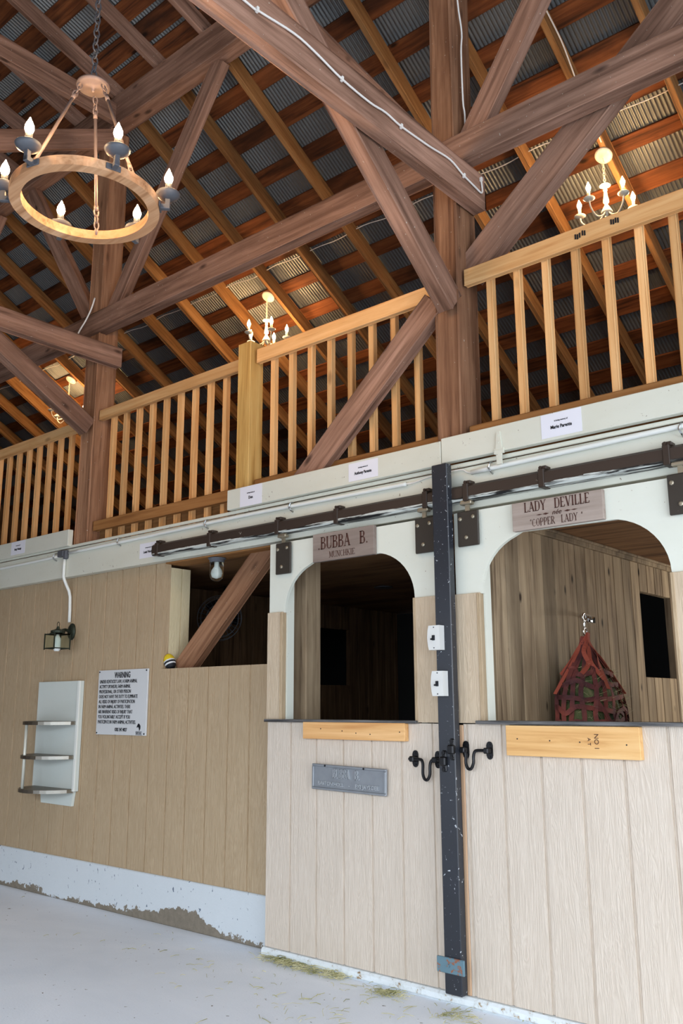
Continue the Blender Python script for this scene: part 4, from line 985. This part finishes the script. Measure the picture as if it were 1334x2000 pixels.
for k in range(13):
    th = -2.0+4.0*k/12+rn.uniform(-.05, .05); bm = B()
    ribbon(bm, [bagp(th+rn.uniform(-.08, .08), z, 1.04+rn.uniform(-.02, .05)) for z in (-.02, -.1, -.22, -.34, -.46, -.58, -.70, -.80, -.86)], .026)
    o = link('webbing_strap', bm, M_web, hn); solid(o)
for z in (-.22, -.29, -.36, -.43, -.50, -.60, -.70, -.80):
    bm = B(); ribbon(bm, [bagp(-2.1+4.2*i/14, z+rn.uniform(-.02, .02), 1.07+rn.uniform(-.02, .03)) for i in range(15)], .026)
    o = link('webbing_strap', bm, M_web, hn); solid(o)
for k in range(7):    # loose gathered straps at the neck
    th = -2.1+3.4*k/6+rn.uniform(-.2, .2); zz = -.29+rn.uniform(-.12, .09); bm = B()
    ribbon(bm, [Vector((.02, 0, 0)), bagp(th*.6, -.05, 1.15), bagp(th+rn.uniform(-.3, .3), -.11, 1.25), bagp(th+rn.uniform(-.4, .4), -.18, 1.16), bagp(th+rn.uniform(-.5, .5), zz, 1.15)], rn.uniform(.02, .03))
    o = link('gathered_strap', bm, M_webtop, hn); solid(o); o['label'] = 'brighter orange-red strap'
for k in range(8):    # straps running across the net
    t0 = rn.uniform(-2.0, .6); z0 = rn.uniform(-.72, -.34); bm = B()
    ribbon(bm, [bagp(t0+.22*j, z0-.055*j*rn.choice((.4, 1, 1.3)), 1.10) for j in range(5)], .022)
    o = link('webbing_strap', bm, M_web, hn); solid(o)
bm = B(); tube(bm, [(.0, .022*math.cos(2*PI*k/14), .01+.022*math.sin(2*PI*k/14)) for k in range(14)], .005, 6, True)
tube(bm, smoothpath([(0, -.005, .03), (0, -.012, .05), (0, -.006, .085), (0, .004, .055), (0, 0, .03)], 4), .005, 6); link('snap_ring', bm, M_chrome, hn, True)
bm = B(); box(bm, -2.43, -2.422, 5.16, 5.26, 1.895, 1.935, .002); tube(bm, smoothpath([(-2.425, 5.21, 1.915), (-2.37, 5.08, 1.925), (-2.31, 4.90, 1.915), (-2.285, 4.815, 1.905)], 4), .007); tube(bm, [(-2.285, 4.815+.022*math.cos(2*PI*k/14), 1.893+.022*math.sin(2*PI*k/14)) for k in range(14)], .006, 6, True)
tag(link('wall_hook', bm, M_chrome, None, True), 'chrome hook on the plank wall above the red hay net', 'hook')
tag(link('recessed_light', lathe(B(), [(.07, 2.408), (.085, 2.400), (.08, 2.398), (.04, 2.404)], -4.72, 6.05, 24), M_pewter, None, True), 'small round ceiling fixture inside the left stall', 'light fixture')

# ------------------------------------------------------------ hay on the floor
rn = random.Random(11)
def straw(bm, cx, cy, sx_, sy_, n, z=.004, L0=.03, L1=.10):
    for i in range(n):
        x, y = rn.gauss(cx, sx_), rn.gauss(cy, sy_); y = min(y, 3.835)
        a = rn.uniform(0, PI); L_ = rn.uniform(L0, L1); zz = z+abs(rn.gauss(0, .008)); w_ = rn.uniform(.0009, .002)
        d = Vector((math.cos(a), math.sin(a), rn.uniform(-.12, .12))); p = Vector((x, y, zz+.004)); q = p+d*L_; q.y = min(q.y, 3.845); q.z = max(q.z, .003)
        mid = (p+q)/2+Vector((rn.uniform(-.006, .006), rn.uniform(-.006, .006), .004))
        tube(bm, [p, mid, q], w_, 3)
bm = B()
straw(bm, -3.70, 3.80, .09, .03, 150); straw(bm, -3.5, 3.78, .12, .03, 110); straw(bm, -3.33, 3.80, .05, .02, 70, L1=.06)
straw(bm, -2.95, 3.74, .06, .025, 110, L1=.06); straw(bm, -2.5, 3.68, .05, .04, 60, L1=.06)
straw(bm, -3.2, 3.4, .7, .22, 80, z=.001, L1=.07); straw(bm, -2.6, 3.2, .5, .2, 50, z=.001); straw(bm, -4.6, 3.55, 1.1, .3, 26, z=.001, L1=.05)
tag(link('scattered_hay', bm, M_hay), 'loose dry hay strewn on the concrete floor along the door curb', 'hay', kind='stuff')
